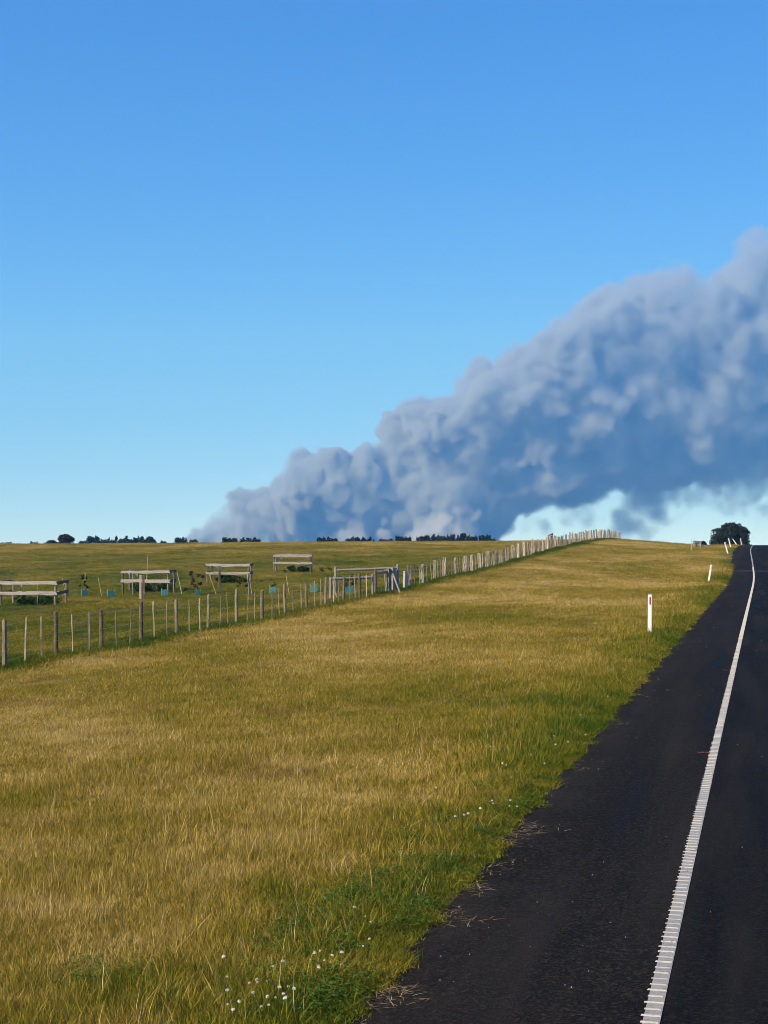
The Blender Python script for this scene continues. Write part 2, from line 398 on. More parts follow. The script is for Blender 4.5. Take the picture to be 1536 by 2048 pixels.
for i in range(300, 900):
    s = 5.6 + i * RS; p = W(s, LT + .006 + curve(s), .0092); R = Matrix.Rotation(-TH, 3, 'Z')
    far.add([R @ Vector(v) + p for v in rm.v], rm.f)
tag(obj('far_ribs', far.mesh('far_ribs', M['rib']), edge_line), kind='stuff')
# surveyor's red spray marks
def mark(px, py, wx, wy, rz):
    p = hit(px, py); mb = MB(); n = 14; top = []; bot = []
    for i in range(n + 1):
        u = i / n - .5; top.append((u * wx, wy * (.5 + random.uniform(-.25, .25)) + .02 * math.sin(i), 0)); bot.append((u * wx, -wy * (.5 + random.uniform(-.25, .25)) + .02 * math.sin(i), 0))
    mb.add(top + bot, [(i + 1, i, n + 1 + i, n + 2 + i)[::-1] for i in range(n)])
    me = mb.mesh('paint_mark', M['red_paint'])
    return obj('paint_mark', me, road, p + Vector((0, 0, .012)), (0, 0, rz))
mark(1405, 1507, .13, .07, .1); mark(1452, 1341, .16, .10, .0)

# ------------------------------------------------------------------ grass
def tuft(name, n, h, spread, width, lean, mat, bend=.5, flop=0.0):
    V = []; Fc = []; R = []
    for k in range(n):
        r = spread * math.sqrt(random.random()); a = random.uniform(0, 6.283)
        b = Vector((r * math.cos(a), r * math.sin(a), -.01))
        hh = h * random.uniform(.45, 1.1); az = random.uniform(0, 6.283); ln = random.uniform(.1, 1.0) * lean + flop
        d = Vector((math.cos(az), math.sin(az), 0)); sd = Vector((-math.sin(az), math.cos(az), 0)) if random.random() < .5 else d.cross(Vector((0, 0, 1)))
        ang = random.uniform(0, 6.283); sd = Vector((math.cos(ang), math.sin(ang), 0))
        wd = width * random.uniform(.6, 1.2)
        p1 = b + Vector((0, 0, hh * .5)) + d * hh * ln * .3
        p2 = b + Vector((0, 0, hh * (1 - .25 * bend * ln))) + d * hh * ln
        i = len(V); V += [b - sd * wd * .5, b + sd * wd * .5, p1 + sd * wd * .45, p1 - sd * wd * .45, p2]
        Fc += [(i, i + 1, i + 2, i + 3), (i + 3, i + 2, i + 4)]; R += [random.random()] * 5
    me = mesh_np(name, V, Fc, mat)
    a_ = me.attributes.new('rnd', 'FLOAT', 'POINT'); a_.data.foreach_set('value', R)
    return bpy.data.objects.new(name, me)
def leafy(name, n, h, spread, size, mat):
    V = []; Fc = []; R = []
    for k in range(n):
        r = spread * math.sqrt(random.random()); a = random.uniform(0, 6.283)
        c = Vector((r * math.cos(a), r * math.sin(a), h * random.uniform(.3, 1)))
        for q in range(3):
            az = a + q * 2.09 + random.uniform(-.3, .3); d = Vector((math.cos(az), math.sin(az), random.uniform(-.3, .3))); sd = d.cross(Vector((0, 0, 1))).normalized()
            i = len(V); V += [c, c + d * size * .6 + sd * size * .42, c + d * size * 1.0, c + d * size * .6 - sd * size * .42]
            Fc.append((i, i + 1, i + 2, i + 3)); R += [random.random()] * 4
    me = mesh_np(name, V, Fc, mat)
    a_ = me.attributes.new('rnd', 'FLOAT', 'POINT'); a_.data.foreach_set('value', R)
    return bpy.data.objects.new(name, me)

def scatter(name, protos, pts, rot, scl, idx, label, cat):
    me = bpy.data.meshes.new(name); me.vertices.add(len(pts)); me.vertices.foreach_set('co', np.asarray(pts, np.float32).ravel())
    for nm, ty, arr in (('rot', 'FLOAT_VECTOR', rot), ('scl', 'FLOAT_VECTOR', scl), ('idx', 'INT', idx)):
        a = me.attributes.new(nm, ty, 'POINT')
        if ty == 'INT': a.data.foreach_set('value', np.asarray(arr, np.int32))
        else: a.data.foreach_set('vector', np.asarray(arr, np.float32).ravel())
    o = obj(name, me)
    ng = bpy.data.node_groups.new(name + '_scatter', 'GeometryNodeTree')
    ng.interface.new_socket('Geometry', in_out='INPUT', socket_type='NodeSocketGeometry')
    ng.interface.new_socket('Geometry', in_out='OUTPUT', socket_type='NodeSocketGeometry')
    gi = ng.nodes.new('NodeGroupInput'); go = ng.nodes.new('NodeGroupOutput')
    iop = ng.nodes.new('GeometryNodeInstanceOnPoints'); iop.inputs['Pick Instance'].default_value = True
    jn = ng.nodes.new('GeometryNodeJoinGeometry')
    for p in reversed(protos):
        oi = ng.nodes.new('GeometryNodeObjectInfo'); oi.inputs['Object'].default_value = p; oi.inputs['As Instance'].default_value = True
        ng.links.new(oi.outputs['Geometry'], jn.inputs[0])
    def named(nm, ty):
        a = ng.nodes.new('GeometryNodeInputNamedAttribute'); a.data_type = ty; a.inputs['Name'].default_value = nm; return a.outputs[0]
    ng.links.new(gi.outputs[0], iop.inputs['Points']); ng.links.new(jn.outputs[0], iop.inputs['Instance'])
    ng.links.new(named('idx', 'INT'), iop.inputs['Instance Index'])
    ng.links.new(named('rot', 'FLOAT_VECTOR'), iop.inputs['Rotation']); ng.links.new(named('scl', 'FLOAT_VECTOR'), iop.inputs['Scale'])
    ng.links.new(iop.outputs[0], go.inputs[0])
    md = o.modifiers.new('scatter', 'NODES'); md.node_group = ng
    return tag(o, label, cat, kind='stuff')

def polar(n, r0, r1, a0, a1, power):
    """random ground spots around the viewpoint, thinning out with distance; angles from +Y, clockwise, in degrees"""
    u = rng.random(n); k = 2 - power
    r = (r0 ** k + u * (r1 ** k - r0 ** k)) ** (1 / k) if abs(k) > 1e-6 else r0 * (r1 / r0) ** u
    a = np.radians(rng.uniform(a0, a1, n)); x = r * np.sin(a); y = r * np.cos(a)
    s, t = to_st(x, y); return x, y, s, t, r
# meadow
protos = [tuft('tuft_source', 34, .085, .085, .0046, .9, M['blade']) for _ in range(5)] + [tuft('tuft_source', 10, .155, .06, .0038, .8, M['blade']) for _ in range(3)]
x, y, s, t, r = polar(330000, 5.5, 235, -36, 24, 2.1)
tt = t - curve(s)
keep = (tt > 2.06 + rng.random(len(tt)) * .10) | (tt < -7.85)
x, y, s, t, r, tt = (q[keep] for q in (x, y, s, t, r, tt))
z = ground_z(s, t); n = len(x)
grow = np.clip((r / 16.0), .9, None) ** .62
pn = np.sin(s * .8 + t * 1.3) + np.sin(s * .31 - t * .9 + 2) + np.sin(t * 2.1 + s * 1.7)
hgt = np.clip(.85 + .16 * pn, .4, 1.4) * rng.uniform(.65, 1.25, n)
hgt *= np.where(tt < 3.0, .62, 1.0) * np.where(tt > 19, .75, 1.0)
hgrow = np.clip(r / 16., 1, None) ** .28
scl = np.stack([grow, grow, hgt * hgrow], 1)
rot = np.stack([rng.normal(0, .10, n), rng.normal(0, .10, n), rng.uniform(0, 6.283, n)], 1)
idx = np.where(rng.random(n) < .90, rng.integers(0, 5, n), rng.integers(5, 8, n))
scatter('meadow_grass', protos, np.stack([x, y, z], 1), rot, scl, idx, 'dry mixed grass covering the verge and the paddock', 'grass')
# lush edge along the seal
protos = [tuft('tuft_source', 26, .095, .07, .006, 1.0, M['blade']) for _ in range(4)] + [tuft('tuft_source', 14, .20, .06, .0055, .9, M['blade']) for _ in range(2)]
n = 26000; sE = 5.0 * (110 / 5.0) ** rng.random(n); tE = 2.0 + rng.gamma(1.6, .36, n) + .035 * np.sin(sE * 2.1) + .04 * np.sin(sE * 5.7 + 1) + .03 * np.sin(sE * 13.1)
x, y = to_xy(sE, tE + curve(sE)); z = ground_z(sE, tE + curve(sE)); z = np.where(tE < 2.06, z + .006, z)
g = np.clip(sE / 13, .8, None) ** .55
sh = rng.uniform(.6, 1.3, n) * np.clip((tE - 1.85) / .5, .35, 1.0)
rot = np.stack([rng.normal(0, .15, n), rng.normal(0, .15, n), rng.uniform(0, 6.283, n)], 1)
idx = np.where(rng.random(n) < .88, rng.integers(0, 4, n), rng.integers(4, 6, n))
scatter('verge_grass', protos, np.stack([x, y, z], 1), rot, np.stack([g, g, g ** .4 * sh], 1), idx, 'short lush green grass fringing the asphalt edge', 'grass')
# rank growth under the fence
protos = [tuft('tuft_source', 26, .16, .12, .010, .9, M['blade']) for _ in range(4)]
n = 15000; sF = rng.uniform(24, 200, n); tF = 18.3 + rng.normal(0, .62, n)
x, y = to_xy(sF, tF + curve(sF)); z = ground_z(sF, tF + curve(sF))
g = (sF / 30) ** .35
scatter('fence_grass', protos, np.stack([x, y, z], 1), np.stack([rng.normal(0, .1, n), rng.normal(0, .1, n), rng.uniform(0, 6.283, n)], 1),
        np.stack([g, g, rng.uniform(.5, 1.25, n)], 1), rng.integers(0, 4, n), 'taller green grass growing along the wire fence', 'grass')
# clover leaves in the lush strip
protos = [leafy('leaf_source', 30, .075, .11, .014, M['clover']) for _ in range(4)]
cl = []
for (px, py, rad, cnt) in ((690, 1840, .45, 260), (760, 1800, .40, 220), (640, 1900, .4, 200), (560, 1990, .35, 150), (690, 2000, .3, 120), (980, 1640, .55, 200), (1010, 1610, .5, 160), (900, 1690, .5, 180), (780, 1760, .4, 120), (1075, 1570, .6, 120), (1130, 1470, .7, 120), (1180, 1400, .8, 120), (215, 1955, .30, 150), (850, 1740, .3, 120), (820, 1830, .25, 100)):
    c = hit(px, py)
    for _ in range(int(cnt * .24)):
        a = random.uniform(0, 6.283); q = rad * math.sqrt(random.random()); cl.append((c.x + q * math.cos(a) * .8, c.y + q * math.sin(a) * 1.6))
cl = np.array(cl); s_, t_ = to_st(cl[:, 0], cl[:, 1]); ok = t_ - curve(s_) > 2.08; cl, s_, t_ = cl[ok], s_[ok], t_[ok]; n = len(cl)
g = rng.uniform(.7, 1.3, n)
scatter('clover_patches', protos, np.column_stack([cl, ground_z(s_, t_)]), np.stack([rng.normal(0, .1, n), rng.normal(0, .1, n), rng.uniform(0, 6.283, n)], 1), np.stack([g, g, g], 1), rng.integers(0, 4, n), 'dark green clover leaves in patches beside the asphalt', 'clover')
# straw lying on the edge of the seal, and tall dry stalks in the verge
protos = [tuft('straw_source', 7, .085, .13, .0045, .9, M['straw'], flop=1.6) for _ in range(3)]
stp = []
for (px, py, rad, cnt) in ((1030, 1668, .20, 26), (1000, 1690, .14, 8), (975, 1735, .14, 12), (935, 1775, .16, 16), (890, 1830, .14, 12), (745, 1978, .16, 40), (1055, 1650, .1, 8), (1215, 1445, .3, 10), (1265, 1385, .3, 8), (1150, 1530, .25, 8)):
    c = hit(px, py)
    for _ in range(cnt): stp.append((c.x + random.gauss(0, rad * .6), c.y + random.gauss(0, rad)))
stp = np.array(stp); s_, t_ = to_st(stp[:, 0], stp[:, 1]); n = len(stp); g = rng.uniform(.35, .9, n)
scatter('straw_litter', protos, np.column_stack([stp, ground_z(s_, t_) + .008]), np.stack([np.zeros(n), np.zeros(n), rng.uniform(0, 6.283, n)], 1), np.stack([g, g, g * .16], 1), rng.integers(0, 3, n), 'pale dead straw lying on the asphalt edge', 'straw')
protos = [tuft('stalk_source', 4, .28, .07, .0040, .7, M['straw']) for _ in range(4)]
x, y, s_, t_, r_ = polar(3400, 6, 60, -30, 20, 1.75); k = (t_ > 2.25) & (t_ < 17.5) & ((t_ < 5.5) | (rng.random(len(t_)) < .55)); x, y, s_, t_, r_ = (q[k] for q in (x, y, s_, t_, r_)); n = len(x); g = rng.uniform(.6, 1.1, n) * np.clip(r_ / 20, 1, None) ** .3
scatter('dry_stalks', protos, np.column_stack([x, y, ground_z(s_, t_)]), np.stack([rng.normal(0, .2, n), rng.normal(0, .2, n), rng.uniform(0, 6.283, n)], 1), np.stack([g, g, g], 1), rng.integers(0, 4, n), 'scattered tall pale dry grass stalks in the verge', 'grass')
# loose chips on the asphalt
mb = MB()
for _ in range(150):
    s = 5 * (60 / 5.) ** random.random(); tq = random.choice((random.uniform(.75, 2.0), random.uniform(1.3, 2.0), random.uniform(-3, .4)))
    p = W(s, tq + curve(s), .004); q = random.choice((.003, .004, .005, .006)) * (.8 + s / 60)
    vs = [p + Vector((random.uniform(.6, 1) * q * math.cos(a), random.uniform(.6, 1) * q * math.sin(a), 0)) for a in (0, 1.26, 2.5, 3.77, 5.0)] + [p + Vector((0, 0, q * .9))]
    mb.add(vs, [(i, (i + 1) % 5, 5) for i in range(5)])
tag(obj('road_grit', mb.mesh('road_grit', M['stone'])), 'loose pale stone chips scattered on the dark asphalt', 'gravel', kind='stuff')
# white clover flower heads
def flower_mesh():
    hd = MB()
    for k in range(26):
        u = 1 - 1.5 * (k + .5) / 26; a = k * 2.4; rr = math.sqrt(max(0, 1 - u * u)); d = Vector((rr * math.cos(a), rr * math.sin(a), u)); sd = d.orthogonal().normalized() * .30; up = d.cross(sd)
        c = d * .55; tip = d * 1.05
        hd.add([c - sd, c + up, c + sd, tip], [(0, 1, 3), (1, 2, 3), (2, 0, 3)])
    return hd
fh = flower_mesh(); fh_me = mesh_np('head', [(v[0] * .013, v[1] * .013, v[2] * .011) for v in fh.v], fh.f, M['petal'])
stm = MB(); stm.tube([(0, 0, -.13), (.004, 0, -.06), (0, 0, -.002)], .0018, 4); st_me = stm.mesh('stem', M['stalk'])
FL = [(449, 1938), (547, 1950), (567, 1952), (455, 1965), (515, 1978), (500, 1983), (516, 1984), (534, 1982), (578, 1985), (456, 2013), (457, 2027), (468, 2045), (480, 2030), (508, 2012), (553, 2008), (560, 2007), (568, 2015), (575, 2014), (589, 2005), (571, 2027), (539, 2028), (536, 2021), (524, 2036), (630, 1930), (640, 1915), (665, 1932), (684, 1930), (683, 1944), (661, 1938), (638, 1943), (649, 1939), (638, 1962), (739, 1894), (726, 1903), (741, 1857), (730, 1848), (709, 1835), (1020, 1614), (1018, 1620), (1033, 1622), (983, 1615), (985, 1618), (910, 1651), (928, 1646), (936, 1645), (960, 1634), (1022, 1565), (1004, 1540), (1012, 1541), (1110, 1502), (1107, 1480), (1135, 1495), (1160, 1440), (1062, 1518), (1088, 1536), (872, 1590), (1040, 1329), (1062, 1332), (1100, 1331), (1215, 1400), (1250, 1350), (980, 1500), (1170, 1480)]
for i, (px, py) in enumerate(FL):
    p = hit(px, py + 12 * min(1, 10 / hit(px, py).y)); p.z = gz_xy(p.x, p.y)
    k = random.uniform(.6, .95) * max(1, (p.y / 14) ** .5)
    e = empty('clover_flower', p + Vector((0, 0, .12 * min(k, 1.3))), random.uniform(0, 6.28)); e.scale = (k, k, k)
    e.rotation_euler = (random.gauss(0, .2), random.gauss(0, .2), random.uniform(0, 6.28))
    obj('head', fh_me, e); obj('stem', st_me, e)
    tag(e, 'small white clover flower head in the grass beside the asphalt', 'flower', 'white clover flowers along the road verge')

# ------------------------------------------------------------------ guide posts
def guide_post(p, lean, h, label, face, mat_refl, rz=0.0):
    e = empty('guide_post', p, rz); e.rotation_euler = (random.gauss(0, .01), lean, rz)
    bm = bmesh.new()
    # plank with a rounded top and a slight fold so that it is not a plain box
    prof = [(-.052, -.012), (-.050, .0), (-.040, .010), (.040, .010), (.050, .0), (.052, -.012), (.045, -.014), (.040, -.004), (-.040, -.004), (-.045, -.014)]
    rings = []
    for zz, k in ((-.25, 1), (0, 1), (h - .03, 1), (h - .010, .96), (h, .84)):
        rings.append([bm.verts.new((a * k, -b, zz)) for a, b in prof])
    for a, b in zip(rings, rings[1:]):
        for i in range(len(prof)):
            bm.faces.new((a[i], a[(i + 1) % len(prof)], b[(i + 1) % len(prof)], b[i]))
    bm.faces.new(rings[-1]); bm.faces.new(rings[0][::-1])
    bmesh.ops.recalc_face_normals(bm, faces=bm.faces)
    me = bpy.data.meshes.new('plank'); bm.to_mesh(me); bm.free(); me.materials.append(M['white'])
    obj('plank', me, e)
    mb = MB(); mb.box((0, -.0135, h - .155), (.034, .007, .19)); obj('reflector', mb.mesh('reflector', mat_refl), e)
    return tag(e, label, 'guide post', 'white guide posts along the road')
gp = [(1299, 38.9, .010, 1.0, 'upright white guide post with red reflector, deeply set in the green verge', 'red'),
      (1416.5, 83.3, .17, .98, 'white guide post tilted towards the asphalt, below the rise', 'clear'),
      (1455.5, 126, -.26, .97, 'leaning white guide post at the start of the crest', 'clear'),
      (1461.5, 154, -.24, .97, 'leaning white guide post in front of the round dark tree', 'clear'),
      (1474, 196, -.60, 1.0, 'steeply tilted white guide post on the crest before the round tree', 'clear'),
      (1483, 205, -.12, 1.0, 'short showing white guide post at the very top of the road', 'clear')]
for px, Y, ln, h, lab, mt in gp:
    guide_post(at(px, Y), ln, h, lab, 0, M[mt], -.05)
guide_post(at(1382, 138), .08, 1.05, 'thin white guide post standing beside the low timber ramp', 0, M['clear'], .9)

# ------------------------------------------------------------------ fences
def round_post(name, h, r):
    mb = MB(); n = 10; V = []
    zs = [-.3, .0, h * .3, h * .7, h - .012, h]
    pts = [(random.gauss(0, .004), random.gauss(0, .004), zz) for zz in zs]
    rad = [r * 1.04, r * 1.03, r, r * .96, r * .93, r * .80]
    mb.tube(pts, rad, n)
    return mb.mesh(name, M['post'], False)
def split_post(name, h, wd, th, mat, jag=.08):
    mb = MB(); n = 5; lv = [-.3, 0, h * .35, h * .7, h]
    V = []
    prof = [(-.5, -.5), (-.15, -.55), (.2, -.5), (.5, -.45), (.5, .45), (.1, .5), (-.25, .55), (-.5, .4)]
    prof = [(a * wd * random.uniform(.85, 1.1), b * th * random.uniform(.8, 1.15)) for a, b in prof]
    k = len(prof); ox = oy = 0
    for i, zz in enumerate(lv):
        ox += random.gauss(0, .006); oy += random.gauss(0, .005); tp = 1 - .10 * max(0, zz) / h
        for q, (a, b) in enumerate(prof):
            V.append((a * tp + ox, b * tp + oy, zz + (random.uniform(-jag, jag * .6) if i == len(lv) - 1 else 0)))
    Fc = []
    for i in range(len(lv) - 1):
        for q in range(k):
            a = i * k + q; b = i * k + (q + 1) % k; Fc.append((a, b, b + k, a + k))
    top = (len(lv) - 1) * k; c = len(V); V.append((ox, oy, h - .03))
    Fc += [(top + q, top + (q + 1) % k, c) for q in range(k)]
    return mesh_np(name, V, Fc, mat)
def fence_pt(s, dt=0.0): return W(s, 18.0 + dt + curve(s))
def wires(parent, s0, s1, heights, step, base, dt=-.06):
    for hgt in heights:
        mb = MB(); pts = []
        for s in np.arange(s0, s1 + .01, step):
            p = fence_pt(s, dt); pts.append(Vector((p.x, p.y, p.z + hgt + .012 * math.sin(s * 3 + hgt * 9))) - base)
        mb.tube(pts, .0035, 4); obj('wire', mb.mesh('wire', M['wire']), parent)
# near fence: round pine posts with two battens between
base = fence_pt(48)
nf = empty('wire_fence', base)
tag(nf, 'wire fence with round pine posts and thin battens, running below the timber tree pens', 'fence')
pv = [round_post('post', random.uniform(1.14, 1.22), random.uniform(.056, .066)) for _ in range(6)]
bv = [split_post('batten', random.uniform(1.05, 1.16), .043, .03, M['batten'], .02) for _ in range(6)]
S0 = 34.2; SP = 2.83
for i in range(-2, 15):
    s = S0 + SP * i; p = fence_pt(s)
    if i < 15: obj('post', random.choice(pv), nf, p - base, (random.gauss(0, .018), random.gauss(0, .018), random.uniform(0, 6.28)), (1, 1, random.uniform(.97, 1.03)))
    if i < 14:
        for q in (1 / 3, 2 / 3):
            p = fence_pt(s + SP * (q + random.uniform(-.03, .03)), -.05)
            obj('batten', random.choice(bv), nf, p - base + Vector((0, 0, random.uniform(-.04, .02))), (random.gauss(0, .03), random.gauss(0, .03), random.uniform(-.5, .5)), (random.uniform(.7, 1.1), 1, random.uniform(.97, 1.05)))
wires(nf, S0 - 2 * SP, S0 + 14.4 * SP, (.18, .40, .62, .84, 1.04), SP / 2, base)
# old fence: bleached split posts up to the crest
S1 = S0 + 15 * SP + 1.0
base = fence_pt(110)
of = empty('post_and_wire_fence', base)
tag(of, 'old wire fence of bleached split timber posts climbing to the crest', 'fence')
sv = [split_post('post', random.uniform(1.05, 1.22), random.uniform(.15, .22), random.uniform(.07, .12), M['split'], .06) for _ in range(9)]
s = S1 + .6; i = 0
while s < 203:
    p = fence_pt(s); obj('post', random.choice(sv), of, p - base, (random.gauss(0, .025), random.gauss(0, .035), -TH * .3 + random.uniform(-.5, .4)), (random.uniform(.75, 1.15), random.uniform(.8, 1.2), random.uniform(.93, 1.06)))
    step = random.uniform(2.7, 3.2); m_ = random.choice((2, 3, 3))
    for q in range(m_):
        p = fence_pt(s + step * (q + 1) / (m_ + 1) + random.uniform(-.12, .12), -.05)
        obj('batten', random.choice(bv), of, p - base, (random.gauss(0, .03), random.gauss(0, .04), random.uniform(-.5, .5)), (random.uniform(.8, 1.6), 1.2, random.uniform(.88, 1.02)))
    s += step; i += 1
wires(of, S1 - 1.5, 203, (.2, .42, .64, .86, 1.02), 2.0, base)

# timber bracing where the two fences meet
def beam(mb, a, b, r0, r1=None, n=8):
    mb.tube([Vector(a), Vector(a).lerp(Vector(b), .5) + Vector((0, 0, -.01)), Vector(b)], [r0, (r0 + (r1 or r0)) / 2, r1 or r0], n)
def brace(name, pa, pb, ha, hb, rp, rr, mat, rail_h, label, stay=None):
    e = empty(name, pa)
    d = pb - pa
    for q, h in ((Vector((0, 0, 0)), ha), (d, hb)):
        mb = MB(); mb.tube([q + Vector((0, 0, -.3)), q + Vector((.005, 0, h * .5)), q + Vector((0, 0, h))], [rp * 1.05, rp, rp * .92], 9); obj('post', mb.mesh('post', mat), e)
    mb = MB(); a = Vector((0, 0, rail_h[0])); b = d + Vector((0, 0, rail_h[1])); beam(mb, a - d.normalized() * .02, b + d.normalized() * .02, rr); obj('rail', mb.mesh('rail', mat), e)
    if stay:
        mb = MB(); beam(mb, stay[0], stay[1], .045); obj('stay', mb.mesh('stay', mat), e)
    return tag(e, label, 'fence brace')
a = at(671, 75.2); b = at(795, 76.2)
brace('fence_brace', a, b, 1.38, 1.38, .065, .062, M['grey'], (1.20, 1.18), 'level rail brace between two tall grey posts, behind the fence', (Vector((-.05, -.25, .9)), Vector((-.05, -.75, .02))))
a = at(661, 71.5); b = at(745, 72.8)
brace('fence_brace', a, b, 1.02, 1.0, .055, .072, M['grey'], (.93, .86), 'low rough log rail brace beside the round pine posts', (Vector((.10, .02, .9)), Vector((.32, .1, .0))))
a = at(752, 73.6); b = at(783, 76.0)
brace('fence_brace', a, b, 1.12, 1.2, .06, .07, M['grey'], (1.0, 1.06), 'short dark rail brace joining the big strainer post', (Vector((b.x - a.x + .05, .2, 1.0)), Vector((b.x - a.x + .42, .0, .02))))
def strainer(px, Y, h, wd, th, rz, lab, mat='split'):
    p = at(px, Y); o = obj('strainer_post', split_post('strainer_post', h, wd, th, M[mat], .05), None, p, (0, 0, rz)); return tag(o, lab, 'post')
strainer(778, 75.2, 1.16, .16, .26, -.65, 'thick bleached strainer post at the join of the two fences')
strainer(787, 75.9, 1.22, .14, .26, -.75, 'thick grey strainer post with a diagonal stay, at the join of the two fences', 'grey')
strainer(811, 79.0, .92, .14, .26, -.65, 'stout bleached post with a dark shaded side, first after the strainer')
# rail between two dark posts near the crest
a = fence_pt(136.5, .1); b = fence_pt(139.3, .1)
brace('fence_brace', a, b, 1.32, 1.36, .11, .06, M['grey'], (1.26, 1.33), 'small rail brace on two dark posts near the crest of the old fence')

# ------------------------------------------------------------------ timber tree pens
def pen(px0, px1, Y, label, shrub):
    x0 = (px0 - 768) / 3072 * Y; x1 = (px1 - 768) / 3072 * Y; wd = x1 - x0; cx = (x0 + x1) / 2; dp = 2.6
    zc = gz_xy(cx, Y + dp / 2)
    e = empty('tree_pen', (cx, Y + dp / 2, zc), math.radians(random.uniform(-1, 2)))
    pm = [round_post('post', 1.16, .062) for _ in range(2)]
    for sx in (-1, 1):
        for sy in (-1, 1):
            zz = gz_xy(cx + sx * wd / 2, Y + dp / 2 + sy * dp / 2) - zc
            obj('post', random.choice(pm), e, (sx * (wd / 2 - .06), sy * (dp / 2 - .06), .03), (random.gauss(0, .012), random.gauss(0, .012), random.uniform(0, 6)))
    for hgt in (1.10, .60):
        for ax in (0, 1):
            for sg in (-1, 1):
                mb = MB(); L = (wd if ax == 0 else dp) + .10; n = 6; V = []
                for i in range(n + 1):
                    u = (i / n - .5) * L; dz = random.gauss(0, .008); hh = .075 + random.gauss(0, .006)
                    V += [(u, -.022, dz - hh), (u, .022, dz - hh), (u, .022, dz + hh), (u, -.022, dz + hh)]
                Fc = [(0, 1, 2, 3), tuple(4 * n + q for q in (3, 2, 1, 0))]
                for i in range(n):
                    for q in range(4): a = 4 * i + q; b = 4 * i + (q + 1) % 4; Fc.append((a, a + 4, b + 4, b))
                me = mesh_np('rail', V, Fc, M['rail'])
                if ax == 0:
                    z0 = gz_xy(cx - wd / 2, Y + (dp if sg > 0 else 0)) - zc; z1 = gz_xy(cx + wd / 2, Y + (dp if sg > 0 else 0)) - zc
                    obj('rail', me, e, (0, sg * (dp / 2 + .028), hgt - (.06 if sg > 0 else 0)), (0, random.gauss(0, .006), 0))
                else:
                    z0 = gz_xy(cx + sg * wd / 2, Y) - zc; z1 = gz_xy(cx + sg * wd / 2, Y + dp) - zc
                    obj('rail', me, e, (sg * (wd / 2 + .028), 0, hgt + .004), (0, random.gauss(0, .008), math.pi / 2)); me.materials[0] = M['shaded_rail']  # side rails get the tone with shade painted in
    # offcut hanging in the far corner
    mb = MB(); mb.add([(-.11, 0, 0), (.11, 0, 0), (.05, 0, -.30), (-.03, 0, -.32), (-.11, .03, 0), (.11, .03, 0), (.05, .03, -.30), (-.03, .03, -.32)], [(0, 1, 2, 3), (7, 6, 5, 4), (0, 4, 5, 1), (1, 5, 6, 2), (2, 6, 7, 3), (3, 7, 4, 0)])
    obj('corner_board', mb.mesh('corner_board', M['grey']), e, (-wd / 2 + .45, dp / 2 - .10, 1.05), (0, 0, .3))
    tag(e, label, 'tree pen', 'timber tree pens in the paddock')
    return e, cx, Y + dp / 2, wd, dp, zc
def leaf_cloud(name, pts, size, mat, squash=.8):
    V = []; Fc = []; R = []
    for p in pts:
        d = Vector((random.gauss(0, 1), random.gauss(0, 1), random.gauss(0, squash))).normalized(); a = d.orthogonal().normalized(); a.rotate(Matrix.Rotation(random.uniform(0, 6.28), 3, d)); b = d.cross(a)
        q = size * random.uniform(.6, 1.35); i = len(V); p = Vector(p)
        V += [p - a * q, p + b * q * .55, p + a * q, p - b * q * .55]; Fc.append((i, i + 1, i + 2, i + 3)); R += [random.random()] * 4
    me = mesh_np(name, V, Fc, mat); at_ = me.attributes.new('rnd', 'FLOAT', 'POINT'); at_.data.foreach_set('value', R)
    return me
def blob_pts(n, c, r, surf=.55):
    out = []
    for _ in range(n):
        d = Vector((random.gauss(0, 1), random.gauss(0, 1), random.gauss(0, 1))).normalized(); q = random.uniform(surf, 1.0)
        out.append((c[0] + d.x * r[0] * q, c[1] + d.y * r[1] * q, c[2] + d.z * r[2] * q))
    return out
def shrub(base, wd, dp, h, label, n=1500, clumps=9, grp='low shrubs planted in the tree pens'):
    e = empty('shrub', base); pts = []
    for k in range(clumps):
        u = (random.uniform(-.5, .5) * wd, random.uniform(-.5, .5) * dp); hh = h * random.uniform(.55, 1.0)
        pts += [p for p in blob_pts(n // clumps, (u[0], u[1], hh * .5), (random.uniform(.28, .48), random.uniform(.28, .48), hh * .52)) if p[2] > -.02]
    obj('foliage', leaf_cloud('foliage', pts, .052, M['leaf_shrub']), e)
    mb = MB()
    for k in range(6): mb.tube([(random.uniform(-.3, .3) * wd, random.uniform(-.3, .3) * dp, -.05), (random.uniform(-.3, .3) * wd, random.uniform(-.3, .3) * dp, h * .7)], [.012, .005], 5)
    obj('stems', mb.mesh('stems', M['bark']), e)
    return tag(e, label, 'shrub', grp)
pens = [(-1, 113, 74, 'bleached two-rail timber pen farthest downhill, facing the round posts', .55, 0.1, 2.2),
        (243, 338, 84, 'bleached two-rail timber pen with a tall bamboo stake and dark shrub', .80, .25, 2.0),
        (412, 498, 93, 'bleached two-rail timber pen beside the bronze sapling, uphill of the bamboo stake', .62, .2, 2.1),
        (546, 622, 105, 'bleached two-rail timber pen highest on the slope', .5, .45, 1.8)]
shl = ['wide low green shrub filling the pen farthest downhill', 'dark shrub rising past the lower rail beside the bamboo stake', 'dark low shrub in the pen beside the bronze sapling', 'small flat shrub in the highest pen']
for (a, b, Y, lab, sh, off, sw), sl in zip(pens, shl):
    e, cx, cyy, wd, dp, zc = pen(a, b, Y, lab, sh)
    shrub((cx + off, cyy, gz_xy(cx + off, cyy)), sw * .8, dp * .55, sh, sl, 1700 if sh > .6 else 1300)

